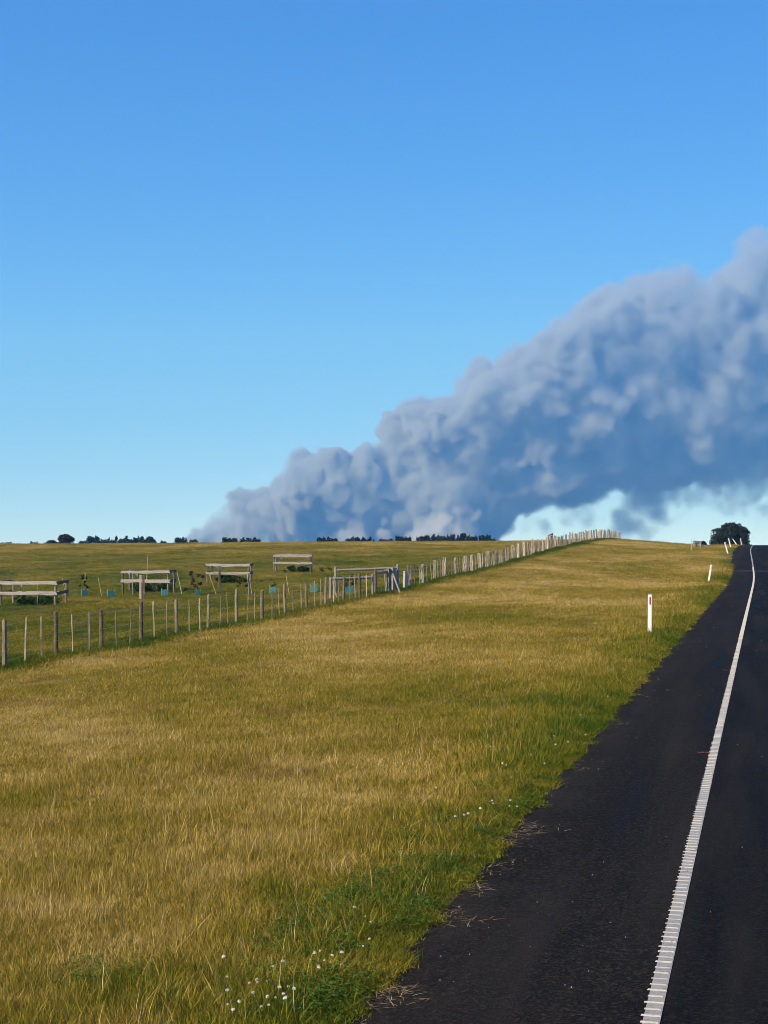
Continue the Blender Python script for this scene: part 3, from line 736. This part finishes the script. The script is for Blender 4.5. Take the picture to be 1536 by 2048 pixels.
# ------------------------------------------------------------------ seedling guards, stakes, saplings
def sleeve(p, wd, h, label, rz):
    e = empty('seedling_guard', p, rz); V = []; Fc = []
    k = 3; out = [(wd * .58 * math.cos(a), wd * .58 * math.sin(a)) for a in (math.radians(-150), math.radians(-30), math.radians(90))]
    for q in range(k):
        a = Vector((*out[q], 0)); b = Vector((*out[(q + 1) % k], 0)); d = (b - a).normalized() * .012; nrm = Vector((-(b - a).y, (b - a).x, 0)).normalized() * .006
        a += d; b -= d; i = len(V); up = Vector((0, 0, h + random.uniform(-.02, .02)))
        V += [a - nrm, b - nrm, b + nrm, a + nrm, a - nrm + up, b - nrm + up, b + nrm + up, a + nrm + up]
        Fc += [tuple(i + j for j in f) for f in ((0, 1, 5, 4), (1, 2, 6, 5), (2, 3, 7, 6), (3, 0, 4, 7), (4, 5, 6, 7), (3, 2, 1, 0))]
    obj('sleeve', mesh_np('sleeve', V, Fc, M['teal']), e)
    for q in range(k):
        mb = MB(); mb.tube([(out[q][0] * .93, out[q][1] * .93, -.15), (out[q][0] * .93, out[q][1] * .93, h + random.uniform(.03, .12))], .012, 6); obj('stake', mb.mesh('stake', M['bamboo']), e)
    return tag(e, label, 'seedling guard', 'teal seedling guards in the paddock')
SG = [(169, 1192, .36, .30, 'teal seedling guard round the slim green sapling between two pens'), (222, 1194, .40, .34, 'teal seedling guard with no plant showing, next to the two paired stakes'), (330, 1191, .34, .30, 'teal seedling guard in front of the pen with the bamboo stake'), (395, 1190, .30, .27, 'teal seedling guard at the foot of the bronze sapling'), (547, 1187, .36, .34, 'teal seedling guard with a few leaves, downhill of the highest pen'), (629, 1184, .36, .36, 'teal seedling guard close to the low log rail'), (698, 1187, .42, .34, 'teal seedling guard under the level rail of the brace')]
sgp = []
for px, py, wd, h, lab in SG:
    p = hit(px, py); sgp.append(p); sleeve(p, wd, h, lab, random.uniform(-.5, .5))
def sapling(p, h, wd, mat, n, label, size=.05):
    e = empty('sapling', p); mb = MB(); pts = [Vector((0, 0, -.05))]; L = []
    for i in range(5): pts.append(Vector((random.gauss(0, .03), random.gauss(0, .03), h * (i + 1) / 5 * .92)))
    mb.tube(pts, [.018, .016, .013, .010, .007, .004], 6)
    for k in range(9):
        z0 = h * random.uniform(.25, .88); a = random.uniform(0, 6.28); q = wd * .5 * random.uniform(.5, 1.0); tip = Vector((q * math.cos(a), q * math.sin(a), z0 + random.uniform(.02, .2)))
        mb.tube([(0, 0, z0), tip], [.006, .003], 4)
        L += blob_pts(n // 9, tip, (.12, .12, .10), .1)
    obj('stem', mb.mesh('stem', M['bark']), e); obj('foliage', leaf_cloud('foliage', L, size, mat), e)
    return tag(e, label, 'sapling', 'saplings planted in the paddock')
sapling(sgp[0], 1.15, .55, M['leaf_shrub'], 240, 'slim green sapling growing out of a teal guard between two pens')
sapling(sgp[3], 1.30, .72, M['leaf_red'], 560, 'bushy bronze sapling growing out of a teal guard left of a pen')
sapling(sgp[4], .55, .32, M['leaf_shrub'], 70, 'short green sapling barely above its teal guard', .04)
sapling(sgp[6], .80, .62, M['leaf_brown'], 200, 'dark sapling behind the level rail of the brace')
sapling(hit(488, 1189), .85, .75, M['leaf_brown'], 170, 'sparse dark sapling beside the two leaning planks')
sapling(sgp[1], .42, .3, M['leaf_shrub'], 40, 'tiny sapling inside the teal guard next to the paired stakes', .035)
def stake(x0, y0, x1, y1, r, label, mat='bamboo', w_=None, rise=None):
    p = hit(x0, y0) if rise is None else at(x0, rise); Y = p.y; tip = Vector(((x1 - 768) / 3072 * Y, Y + .05, EYE - (y1 - HOR) / 3072 * Y))
    mb = MB()
    if w_:
        d = tip - p; L = d.length; R = d.to_track_quat('Z', 'Y').to_matrix(); mb.box(d * .5 - d.normalized() * .1, (w_, .03, L + .2), R)
    else: mb.tube([-(tip - p) * .15, (tip - p) * .5 + Vector((.01, 0, 0)), tip - p], [r, r, r * .8], 6)
    o = obj('stake', mb.mesh('stake', M[mat]), None, p); return tag(o, label, 'stake', 'stakes standing in the paddock')
stake(292, 1176, 296, 1108, .022, 'tall yellow bamboo stake rising above a timber pen', rise=85.2)
stake(204, 1195, 196, 1154, .020, 'thin leaning stake between a teal guard and a slim sapling')
stake(131, 1188, 125, 1157, .018, 'thin leaning pale stake at the corner of the downhill pen')
stake(75, 1188, 76, 1152, .018, 'thin grey stake rising inside the downhill pen', 'grey', rise=75.2)
stake(281, 1198, 281, 1150, .02, 'pale flat stake, left one of a pair', 'rail', .11)
stake(287.5, 1198.5, 287, 1150, .02, 'pale flat stake, right one of a pair', 'post', .11)
stake(440, 1185, 439, 1140, .02, 'stout upright stake in front of the pen with the bronze sapling', 'post', .12)
stake(499, 1190, 496, 1147, .02, 'grey plank leaning beside the sparse sapling', 'grey', .10)
stake(505, 1192, 498, 1149, .02, 'second grey plank leaning on its neighbour by the sparse sapling', 'grey', .07)
stake(433, 1191, 419, 1150, .020, 'thin bamboo stake leaning in front of a pen')
stake(579, 1191, 572, 1150, .018, 'thin leaning stake uphill of a teal guard')
stake(364, 1188, 354, 1144, .022, 'pale pole leaning against the corner of the pen with the bamboo stake', 'rail')
stake(265, 1183, 265, 1143, .02, 'thin grey steel stake in front of the dark shrub', 'wire', rise=82.6)
stake(348, 1184, 346, 1142, .02, 'thin grey steel stake at the shaded end of a pen', 'wire', rise=82.4)
stake(170, 1189, 171, 1145, .03, 'brown stake tied to the slim green sapling', 'post', .09, rise=sgp[0].y + .1)

# ------------------------------------------------------------------ low timber ramp beside the road
p = at(1393, 160); e = empty('loading_ramp', p, .25)
for sx in (-.36, .34):
    mb = MB(); mb.tube([(sx, -.2, -.2), (sx + .02, -.2, .70 if sx < 0 else .62)], [.09, .08], 7); obj('post', mb.mesh('post', M['grey']), e)
for k in range(4):
    mb = MB(); mb.box((0, .02, .10 + k * .155), (.80, .06, .145)); o = obj('plank', mb.mesh('plank', M['split']), e); o.rotation_euler = (0, random.gauss(0, .03), 0)
mb = MB(); mb.box((.55, .1, .16), (1.2, .5, .22), Matrix.Rotation(.10, 3, 'Y')); obj('deck', mb.mesh('deck', M['grey']), e)
tag(e, 'low weathered timber ramp of pale planks beside the crest of the road', 'ramp')

# ------------------------------------------------------------------ trees on the skyline
def round_tree(name, base, h, rw, label, leaf, n=5200, seed=1, leafs=.16):
    random.seed(seed); e = empty(name, base); mb = MB(); tips = []
    mb.tube([(0, 0, -.3), (.1, 0, h * .18), (.0, .1, h * .36)], [rw * .13, rw * .10, rw * .08], 9)
    pts = []
    cl_ = 60
    for k in range(cl_):
        a = random.uniform(0, 6.283); u = random.random() ** .6; el = math.radians(random.uniform(-25, 88))
        d = Vector((math.cos(a) * math.cos(el), math.sin(a) * math.cos(el), math.sin(el)))
        c = Vector((d.x * rw * .80, d.y * rw * .80, h * .40 + d.z * h * .50)); r = rw * random.uniform(.16, .29)
        pts += blob_pts(n // cl_, c, (r * 1.25, r * 1.25, r * .8), .5)
        mb.tube([(0, .1, h * random.uniform(.2, .36)), c * .55 + Vector((0, 0, h * .10)), c], [rw * .04, rw * .025, rw * .01], 5)
    pts += blob_pts(n // 3, (0, 0, h * .42), (rw * .78, rw * .78, h * .44), .6)
    # skirt reaching to the ground
    for k in range(16):
        a = k * .3927 + random.uniform(-.15, .15); c = Vector((math.cos(a) * rw * .88, math.sin(a) * rw * .88, h * random.uniform(.10, .28)))
        pts += blob_pts(n // 30, c, (rw * .24, rw * .24, h * .15), .3)
    obj('trunk', mb.mesh('trunk', M['bark']), e); obj('crown', leaf_cloud('crown', pts, leafs, M[leaf]), e)
    return tag(e, label, 'tree')
b = at(1461.5, 285); top = EYE + (HOR - 1047) / 3072 * 285
round_tree('round_tree', b, top - b.z, 41.5 / 3072 * 285, 'large round dark tree standing behind the crest of the road', 'leaf_dark', 12000, 3, .19)
b = at(1406.5, 215); top = EYE + (HOR - 1082) / 3072 * 215
round_tree('round_bush', b, top - b.z, 6.5 / 3072 * 215, 'small round dark bush beside the large round tree', 'leaf_dark', 1600, 4, .07)
b = at(131, 360); top = EYE + (HOR - 1067.5) / 3072 * 360
round_tree('round_tree', b, top - b.z, 24 / 3072 * 360, 'round olive tree beyond the far crest of the paddock', 'leaf_brown', 5200, 5, .2)
b = at(103, 356); top = EYE + (HOR - 1079) / 3072 * 356
round_tree('round_bush', b, top - b.z, 19 / 3072 * 356, 'low spreading bush joined to the round olive tree', 'leaf_brown', 2600, 6, .18)
random.seed(11)
def conifer_parts(seed):
    random.seed(seed); pts = []; mb = MB(); mb.tube([(0, 0, -.3), (0, 0, 7.2)], [.16, .03], 6)
    h0 = 7.5
    for k in range(36):
        z = h0 * (.12 + .86 * k / 36); r = (1.0 - z / h0) ** .75 * 1.75 * random.uniform(.65, 1.1) + .12
        for q in range(5):
            a = random.uniform(0, 6.28); rr = r * random.uniform(.45, 1.0)
            tip = Vector((rr * math.cos(a), rr * math.sin(a), z + random.uniform(-.1, .45)))
            pts += blob_pts(5, tip, (.22, .22, .26), .2)
    pts += [(random.gauss(0, .05), random.gauss(0, .05), h0 * random.uniform(.9, 1.02)) for _ in range(14)]
    return mb.mesh('trunk', M['bark']), leaf_cloud('crown', pts, .19, M['leaf_pine'])
CP = [conifer_parts(20 + k) for k in range(5)]
random.seed(12)
rows = [(160, 172, 2, 3, 5, 'a'), (174, 312, 21, 5, 13, 'a'), (322, 332, 2, 2, 5, 'a'), (350, 374, 4, 5, 11, 'b'), (380, 395, 3, 3, 7, 'b'), (446, 474, 6, 5, 8, 'c'), (480, 520, 7, 4, 8, 'c'), (0, 24, 4, 2, 5, 'd'), (62, 76, 2, 2, 4, 'd'),
        (636, 674, 7, 4, 8, 'e'), (692, 742, 9, 4, 8, 'e'), (746, 752, 1, 2, 3, 'e'), (758, 786, 5, 3, 4, 'e'), (792, 822, 6, 5, 9, 'f'), (832, 874, 8, 5, 11, 'f'), (876, 910, 6, 6, 11, 'f'), (914, 954, 7, 7, 13, 'f'), (958, 980, 4, 6, 11, 'f'), (985, 990, 1, 3, 5, 'f')]
LBL = {'a': 'small dark conifer in the row beside the round olive tree', 'b': 'small dark conifer at the left foot of the smoke plume', 'c': 'dark conifer in a short clump under the left end of the smoke', 'd': 'stunted dark tree on the skyline left of the olive tree', 'e': 'dark conifer tip in the broken row under the middle of the smoke', 'f': 'dark conifer in the longer row where the smoke base ends'}
GRP = {'a': 'conifers beside the round olive tree', 'b': 'conifers at the left foot of the smoke', 'c': 'conifers under the left end of the smoke', 'd': 'stunted trees left of the olive tree', 'e': 'conifers under the middle of the smoke', 'f': 'conifers where the smoke base ends'}
for x0, x1, n, h0, h1, k in rows:
    sky_y = 1089 - min(max(x0, 0), 800) / 800 * 5.5
    n = int(n * 1.3 + .5)
    for i in range(n):
        px = x0 + (i + .5) / n * (x1 - x0) + random.uniform(-.2, .2) * (x1 - x0) / n; Y = 430 + random.uniform(-12, 12); b = at(px, Y)
        top = EYE + (HOR - (sky_y - random.uniform(h0, h1) * 1.3)) / 3072 * Y; hh = top - b.z; v = random.choice(CP)
        e = empty('conifer_tree', b, random.uniform(0, 6.28)); kk = random.uniform(.95, 1.4); e.scale = (kk, kk, hh / 7.6)
        obj('trunk', v[0], e); obj('crown', v[1], e)
        tag(e, LBL[k], 'tree', GRP[k])

# ------------------------------------------------------------------ smoke plume far beyond the crest
def volume_object(name, d, org, VX, YS, QS, dens, albedo):
    nx, ny, nz = d.shape; ox, oy, oz = org
    d[0] = d[-1] = 0; d[:, 0] = d[:, -1] = 0; d[:, :, 0] = d[:, :, -1] = 0
    src = bpy.data.meshes.new(name + '_samples'); src.vertices.add(d.size)
    at_ = src.attributes.new('d', 'FLOAT', 'POINT'); at_.data.foreach_set('value', np.ascontiguousarray(d, np.float32).ravel())
    so = bpy.data.objects.new(name + '_samples', src)
    m, n = new_mat(name)
    pv_ = nd(n, 'ShaderNodeVolumePrincipled'); pv_.inputs['Color'].default_value = (*albedo, 1); pv_.inputs['Density'].default_value = dens / QS; pv_.inputs['Anisotropy'].default_value = .32
    o_ = nd(n, 'ShaderNodeOutputMaterial'); n.links.new(pv_.outputs[0], o_.inputs['Volume'])
    me = bpy.data.meshes.new(name); me.materials.append(m); me.vertices.add(1)
    me.vertices[0].co = (0, 0, 0)
    base = Vector((0, YS * QS, EYE + (oz - EYE) * QS))
    o = obj(name, me, None, base)
    ng = bpy.data.node_groups.new(name + '_grid', 'GeometryNodeTree')
    ng.interface.new_socket('Geometry', in_out='INPUT', socket_type='NodeSocketGeometry'); ng.interface.new_socket('Geometry', in_out='OUTPUT', socket_type='NodeSocketGeometry')
    go = ng.nodes.new('NodeGroupOutput'); vc = ng.nodes.new('GeometryNodeVolumeCube')
    WX = VX * QS; mn = (ox * QS, (oy - YS) * QS, 0.0); mx = (mn[0] + (nx - 1) * WX, mn[1] + (ny - 1) * WX, mn[2] + (nz - 1) * WX)
    vc.inputs['Min'].default_value = mn; vc.inputs['Max'].default_value = mx
    for a, q in zip('XYZ', (nx, ny, nz)): vc.inputs['Resolution ' + a].default_value = q
    pos = ng.nodes.new('GeometryNodeInputPosition')
    def vm(op, a, b):
        x_ = ng.nodes.new('ShaderNodeVectorMath'); x_.operation = op; ng.links.new(a, x_.inputs[0])
        if b is not None: x_.inputs[1].default_value = b
        return x_.outputs[0]
    q = vm('FLOOR', vm('ADD', vm('SCALE', vm('SUBTRACT', pos.outputs[0], mn), None), (.5, .5, .5)), None)
    for x_ in ng.nodes:
        if x_.type == 'VECT_MATH' and x_.operation == 'SCALE': x_.inputs['Scale'].default_value = 1.0 / WX
    ix = ng.nodes.new('ShaderNodeVectorMath'); ix.operation = 'DOT_PRODUCT'; ng.links.new(q, ix.inputs[0]); ix.inputs[1].default_value = (ny * nz, nz, 1)
    si = ng.nodes.new('GeometryNodeSampleIndex'); si.data_type = 'FLOAT'; si.domain = 'POINT'; si.clamp = True
    oi = ng.nodes.new('GeometryNodeObjectInfo'); oi.inputs['Object'].default_value = so
    na = ng.nodes.new('GeometryNodeInputNamedAttribute'); na.data_type = 'FLOAT'; na.inputs['Name'].default_value = 'd'
    fi = ng.nodes.new('FunctionNodeFloatToInt'); ng.links.new(ix.outputs['Value'], fi.inputs[0])
    ng.links.new(oi.outputs['Geometry'], si.inputs[0]); ng.links.new(na.outputs[0], si.inputs['Value']); ng.links.new(fi.outputs[0], si.inputs['Index'])
    ng.links.new(si.outputs[0], vc.inputs['Density'])
    sm = ng.nodes.new('GeometryNodeSetMaterial'); sm.inputs['Material'].default_value = m
    ng.links.new(vc.outputs[0], sm.inputs[0]); ng.links.new(sm.outputs[0], go.inputs[0])
    o.modifiers.new('grid', 'NODES').node_group = ng
    return o

def build_smoke():
    QS = 4.0          # laid out for 1.5 km, then set QS times as far and as large
    YS = 1500.0; K = YS / 3072.0; rs = np.random.default_rng(5)
    U0, U1, V0, V1 = 350.0, 1760.0, 400.0, 1110.0; VX = 2.1
    nx = int((U1 - U0) * K / VX) + 1; nz = int((V1 - V0) * K / VX) + 1; DEP = 240.0; ny = int(DEP / VX) + 1
    ox = (U0 - 768) * K; oz = EYE + (HOR - V1) * K; oy = YS - DEP / 2
    gx = ox + np.arange(nx) * VX; gy = oy + np.arange(ny) * VX; gzv = oz + np.arange(nz) * VX
    top = [(372, 1085), (385, 1058), (405, 1042), (430, 1028), (470, 1000), (520, 984), (555, 970), (580, 945), (592, 908), (620, 896), (665, 892), (690, 906), (750, 900), (790, 882), (815, 862), (828, 806), (880, 784), (940, 772), (962, 718), (1000, 726), (1040, 692), (1090, 656), (1180, 612), (1260, 590), (1330, 548), (1372, 556), (1412, 590), (1450, 530), (1500, 492), (1600, 450), (1760, 420)]
    bot = [(372, 1108), (965, 1108), (990, 1095), (1005, 1062), (1030, 1042), (1080, 1030), (1130, 1030), (1200, 1024), (1260, 1006), (1330, 976), (1400, 962), (1480, 974), (1560, 978), (1760, 960)]
    ft = lambda u: np.interp(u, [p[0] for p in top], [p[1] for p in top]); fb = lambda u: np.interp(u, [p[0] for p in bot], [p[1] for p in bot])
    puffs = []
    def add(u, v, d, r, dens=1.0):
        a, b = ft(u), fb(u); lean = ((v - a) / max(b - a, 10) - .5) * min(.62 * (b - a), 210) * K      # the top leans towards the viewer
        puffs.append(((u - 768) * K, YS + d + lean, EYE + (HOR - v) * K, r * K))
    for _ in range(900):
        u = rs.uniform(376, 1740); a, b = ft(u), fb(u); hh = b - a
        r = min(rs.uniform(.16, .36) * hh, 90)
        if hh < 12: continue
        v = rs.uniform(a + r * .9, max(b - r * .9, a + r)); q = (v - (a + b) / 2) / (hh / 2); dm = min(.55 * hh, 210) * K * math.sqrt(max(.05, 1 - q * q)) * .8
        add(u, v, rs.uniform(-1, 1) * max(dm - r * K * .5, 2), r)
    for u in np.arange(378, 1750, 7.0):      # cauliflower heads along the upper outline
        a, b = ft(u), fb(u); r = min(rs.uniform(.05, .12) * (b - a) + 6, 30); add(u, a + r * rs.uniform(.8, 1.2), rs.uniform(-25, 25), r)
    for _ in range(300):                     # heads on the face towards the viewer
        u = rs.uniform(380, 1740); a, b = ft(u), fb(u); hh = b - a; r = min(rs.uniform(.07, .16) * hh, 38)
        v = rs.uniform(a + r, b - r); q = (v - (a + b) / 2) / (hh / 2); dm = min(.55 * hh, 210) * K * math.sqrt(max(.05, 1 - q * q)) * .85
        add(u, v, -dm + rs.uniform(-6, 10), r)
    for u, v, r in ((880, 1040, 32), (850, 1062, 26), (915, 1050, 28), (830, 1080, 20), (700, 1075, 18), (520, 1080, 10), (940, 1075, 26), (900, 1080, 30)):
        add(u, v, -95 + rs.uniform(-6, 6), r)
    sdf = np.full((nx, ny, nz), 60.0, np.float32)
    for (px, py, pz, r) in puffs:
        m = r + 28
        i0, i1 = max(0, int((px - m - ox) / VX)), min(nx, int((px + m - ox) / VX) + 2)
        j0, j1 = max(0, int((py - m - oy) / VX)), min(ny, int((py + m - oy) / VX) + 2)
        k0, k1 = max(0, int((pz - m - oz) / VX)), min(nz, int((pz + m - oz) / VX) + 2)
        if i1 <= i0 or j1 <= j0 or k1 <= k0: continue
        d = np.sqrt((gx[i0:i1, None, None] - px) ** 2 + (gy[None, j0:j1, None] - py) ** 2 + (gzv[None, None, k0:k1] - pz) ** 2) - r
        np.minimum(sdf[i0:i1, j0:j1, k0:k1], d, out=sdf[i0:i1, j0:j1, k0:k1])
    def vnoise(cell):
        a = None
        shp = [int(n_ * VX / cell) + 3 for n_ in (nx, ny, nz)]
        a = rs.random(shp).astype(np.float32)
        for ax, n_ in enumerate((nx, ny, nz)):
            q = np.arange(n_) * VX / cell; i = q.astype(int); f = (q - i).astype(np.float32); f = f * f * (3 - 2 * f)
            sh = [1, 1, 1]; sh[ax] = n_; f = f.reshape(sh)
            a = np.take(a, i, ax) * (1 - f) + np.take(a, i + 1, ax) * f
        return a * 2 - 1
    wX = np.clip((gx - (760 - 768) * K) / ((1500 - 760) * K), 0, 1).astype(np.float32)[:, None, None]   # 0 at the fire, 1 downwind
    def gather(A, dx, dy, dz):
        I = np.clip(np.arange(nx, dtype=np.float32)[:, None, None] + dx / VX, 0, nx - 1.01); J = np.clip(np.arange(ny, dtype=np.float32)[None, :, None] + dy / VX, 0, ny - 1.01); Kk = np.clip(np.arange(nz, dtype=np.float32)[None, None, :] + dz / VX, 0, nz - 1.01)
        i = I.astype(np.int32); j = J.astype(np.int32); k = Kk.astype(np.int32); fi, fj, fk = I - i, J - j, Kk - k; out = 0
        for a_ in (0, 1):
            for b_ in (0, 1):
                for c_ in (0, 1):
                    out = out + A[i + a_, j + b_, k + c_] * ((fi if a_ else 1 - fi) * (fj if b_ else 1 - fj) * (fk if c_ else 1 - fk))
        return out
    def warp(A): 
        return gather(A, *[vnoise(46) * (7 + 9 * wX) + vnoise(20) * (4 + 5 * wX) + vnoise(9) * 3.2 for _ in range(3)])
    bil = sum(amp * (.26 - np.abs(vnoise(c))) for c, amp in ((60, 12.), (30, 10.), (15, 6.), (8, 3.5)))
    fbm = sum(amp * vnoise(c) for c, amp in ((55, 9.), (28, 6.), (14, 4.5), (7, 3.)))
    sdf = warp(sdf + 5.0 - 4.5 * wX + bil * (1.0 - .35 * wX) + fbm * (.25 + .9 * wX))
    soft = 3.2 + 15 * wX
    d = np.clip(-sdf / soft, 0, 1); d = d * d * (3 - 2 * d)
    d *= np.clip(.8 + .9 * vnoise(40) + .6 * vnoise(16) + .4 * vnoise(8), .12, 1.8) * (1 - .62 * wX)
    # thin torn wisps hanging under the downwind part
    for (u, v, r, am) in ((1275, 1020, 56, .22), (1255, 1050, 50, .18), (1305, 995, 56, .24), (1238, 1078, 42, .13), (1092, 1055, 22, .12), (1060, 1040, 30, .10), (1430, 985, 50, .18), (1370, 995, 40, .13), (1160, 1035, 34, .12), (1520, 1000, 50, .13)):
        px, pz, rr = (u - 768) * K, EYE + (HOR - v) * K, r * K
        q = np.sqrt((gx[:, None, None] - px) ** 2 + (gy[None, :, None] - YS) ** 2 * .7 + (gzv[None, None, :] - pz) ** 2) / rr
        q = q + .55 * vnoise(18) + .35 * vnoise(8)
        d += am * np.clip(1 - q, 0, 1) * np.clip(.5 + 1.6 * vnoise(14), 0, 2)
    d[0] = d[-1] = 0; d[:, 0] = d[:, -1] = 0; d[:, :, 0] = d[:, :, -1] = 0
    o = volume_object('smoke_plume', d, (ox, oy, oz), VX, YS, QS, SMOKE_DENS, (.62, .69, .755))
    tag(o, 'thick blue-grey smoke plume rising from beyond the crest and blowing downwind', 'smoke', kind='stuff')
    # pale steam boiling up in front of the fire
    def steam(u0, u1, v0, heads, label):
        vx = 1.6; x0 = (u0 - 768) * K; z0 = EYE + (HOR - 1112) * K; y0 = YS - 150; n3 = (int((u1 - u0) * K / vx) + 1, int(70 / vx), int((1112 - v0) * K / vx) + 1)
        X = x0 + np.arange(n3[0])[:, None, None] * vx; Yg = y0 + np.arange(n3[1])[None, :, None] * vx; Zg = z0 + np.arange(n3[2])[None, None, :] * vx
        sd = np.full(n3, 50., np.float32)
        for u, v, r in heads:
            px, pz, rr = (u - 768) * K, EYE + (HOR - v) * K, r * K; py = y0 + 35 + rs.uniform(-8, 8)
            sd = np.minimum(sd, np.sqrt((X - px) ** 2 + (Yg - py) ** 2 + (Zg - pz) ** 2) - rr)
        def vn(cell):
            A = rs.random([int(q * vx / cell) + 3 for q in n3]).astype(np.float32)
            for ax, q in enumerate(n3):
                w_ = np.arange(q) * vx / cell; i = w_.astype(int); f = (w_ - i).astype(np.float32); f = f * f * (3 - 2 * f); sh = [1, 1, 1]; sh[ax] = q; f = f.reshape(sh)
                A = np.take(A, i, ax) * (1 - f) + np.take(A, i + 1, ax) * f
            return A * 2 - 1
        sd = sd + sum(am * (.3 - np.abs(vn(c))) for c, am in ((22, 7.), (11, 5.), (6, 3.)))
        dd = np.clip(-sd / 7.0, 0, 1); dd = dd * dd * (3 - 2 * dd) * np.clip(.7 + .8 * vn(14), .1, 1.5)
        o = volume_object('steam_cloud', dd, (x0, y0, z0), vx, YS, QS, .12, (.88, .92, .95))
        tag(o, label, 'smoke', kind='stuff')
    steam(770, 1000, 985, [(rs.uniform(825, 950), rs.uniform(1055, 1095), rs.uniform(10, 20)) for _ in range(26)] + [(880, 1040, 20), (905, 1030, 16), (860, 1050, 20), (935, 1040, 14), (915, 1020, 9), (840, 1068, 16)], 'pale steam cloud low at the right end of the fire, before the plume')
    steam(640, 790, 1015, [(rs.uniform(670, 770), rs.uniform(1068, 1098), rs.uniform(7, 14)) for _ in range(18)] + [(745, 1050, 12), (720, 1060, 13), (765, 1045, 9)], 'small pale steam cloud low in the middle of the fire')

SMOKE_DENS = .30
build_smoke()

# ------------------------------------------------------------------ air between here and the smoke
def build_haze():
    m, n = new_mat('haze_air')
    pv_ = nd(n, 'ShaderNodeVolumePrincipled'); pv_.inputs['Color'].default_value = (.10, .37, 1.0, 1); pv_.inputs['Absorption Color'].default_value = (1, 1, 1, 1)
    pv_.inputs['Density'].default_value = HAZE_DENS; pv_.inputs['Anisotropy'].default_value = 0.0; pv_.inputs['Density Attribute'].default_value = ''
    o_ = nd(n, 'ShaderNodeOutputMaterial'); n.links.new(pv_.outputs[0], o_.inputs['Volume'])
    x0, x1, y0, y1, z0, z1 = -6600, 9000, -2200, 11000, -100, 1450
    mb = MB(); mb.box(((x0 + x1) / 2, (y0 + y1) / 2, (z0 + z1) / 2), (x1 - x0, y1 - y0, z1 - z0))
    return tag(obj('haze', mb.mesh('haze', m)), 'thin blue haze in the air over the whole countryside', 'haze', kind='stuff')
HAZE_DENS = 1.4e-4
build_haze()
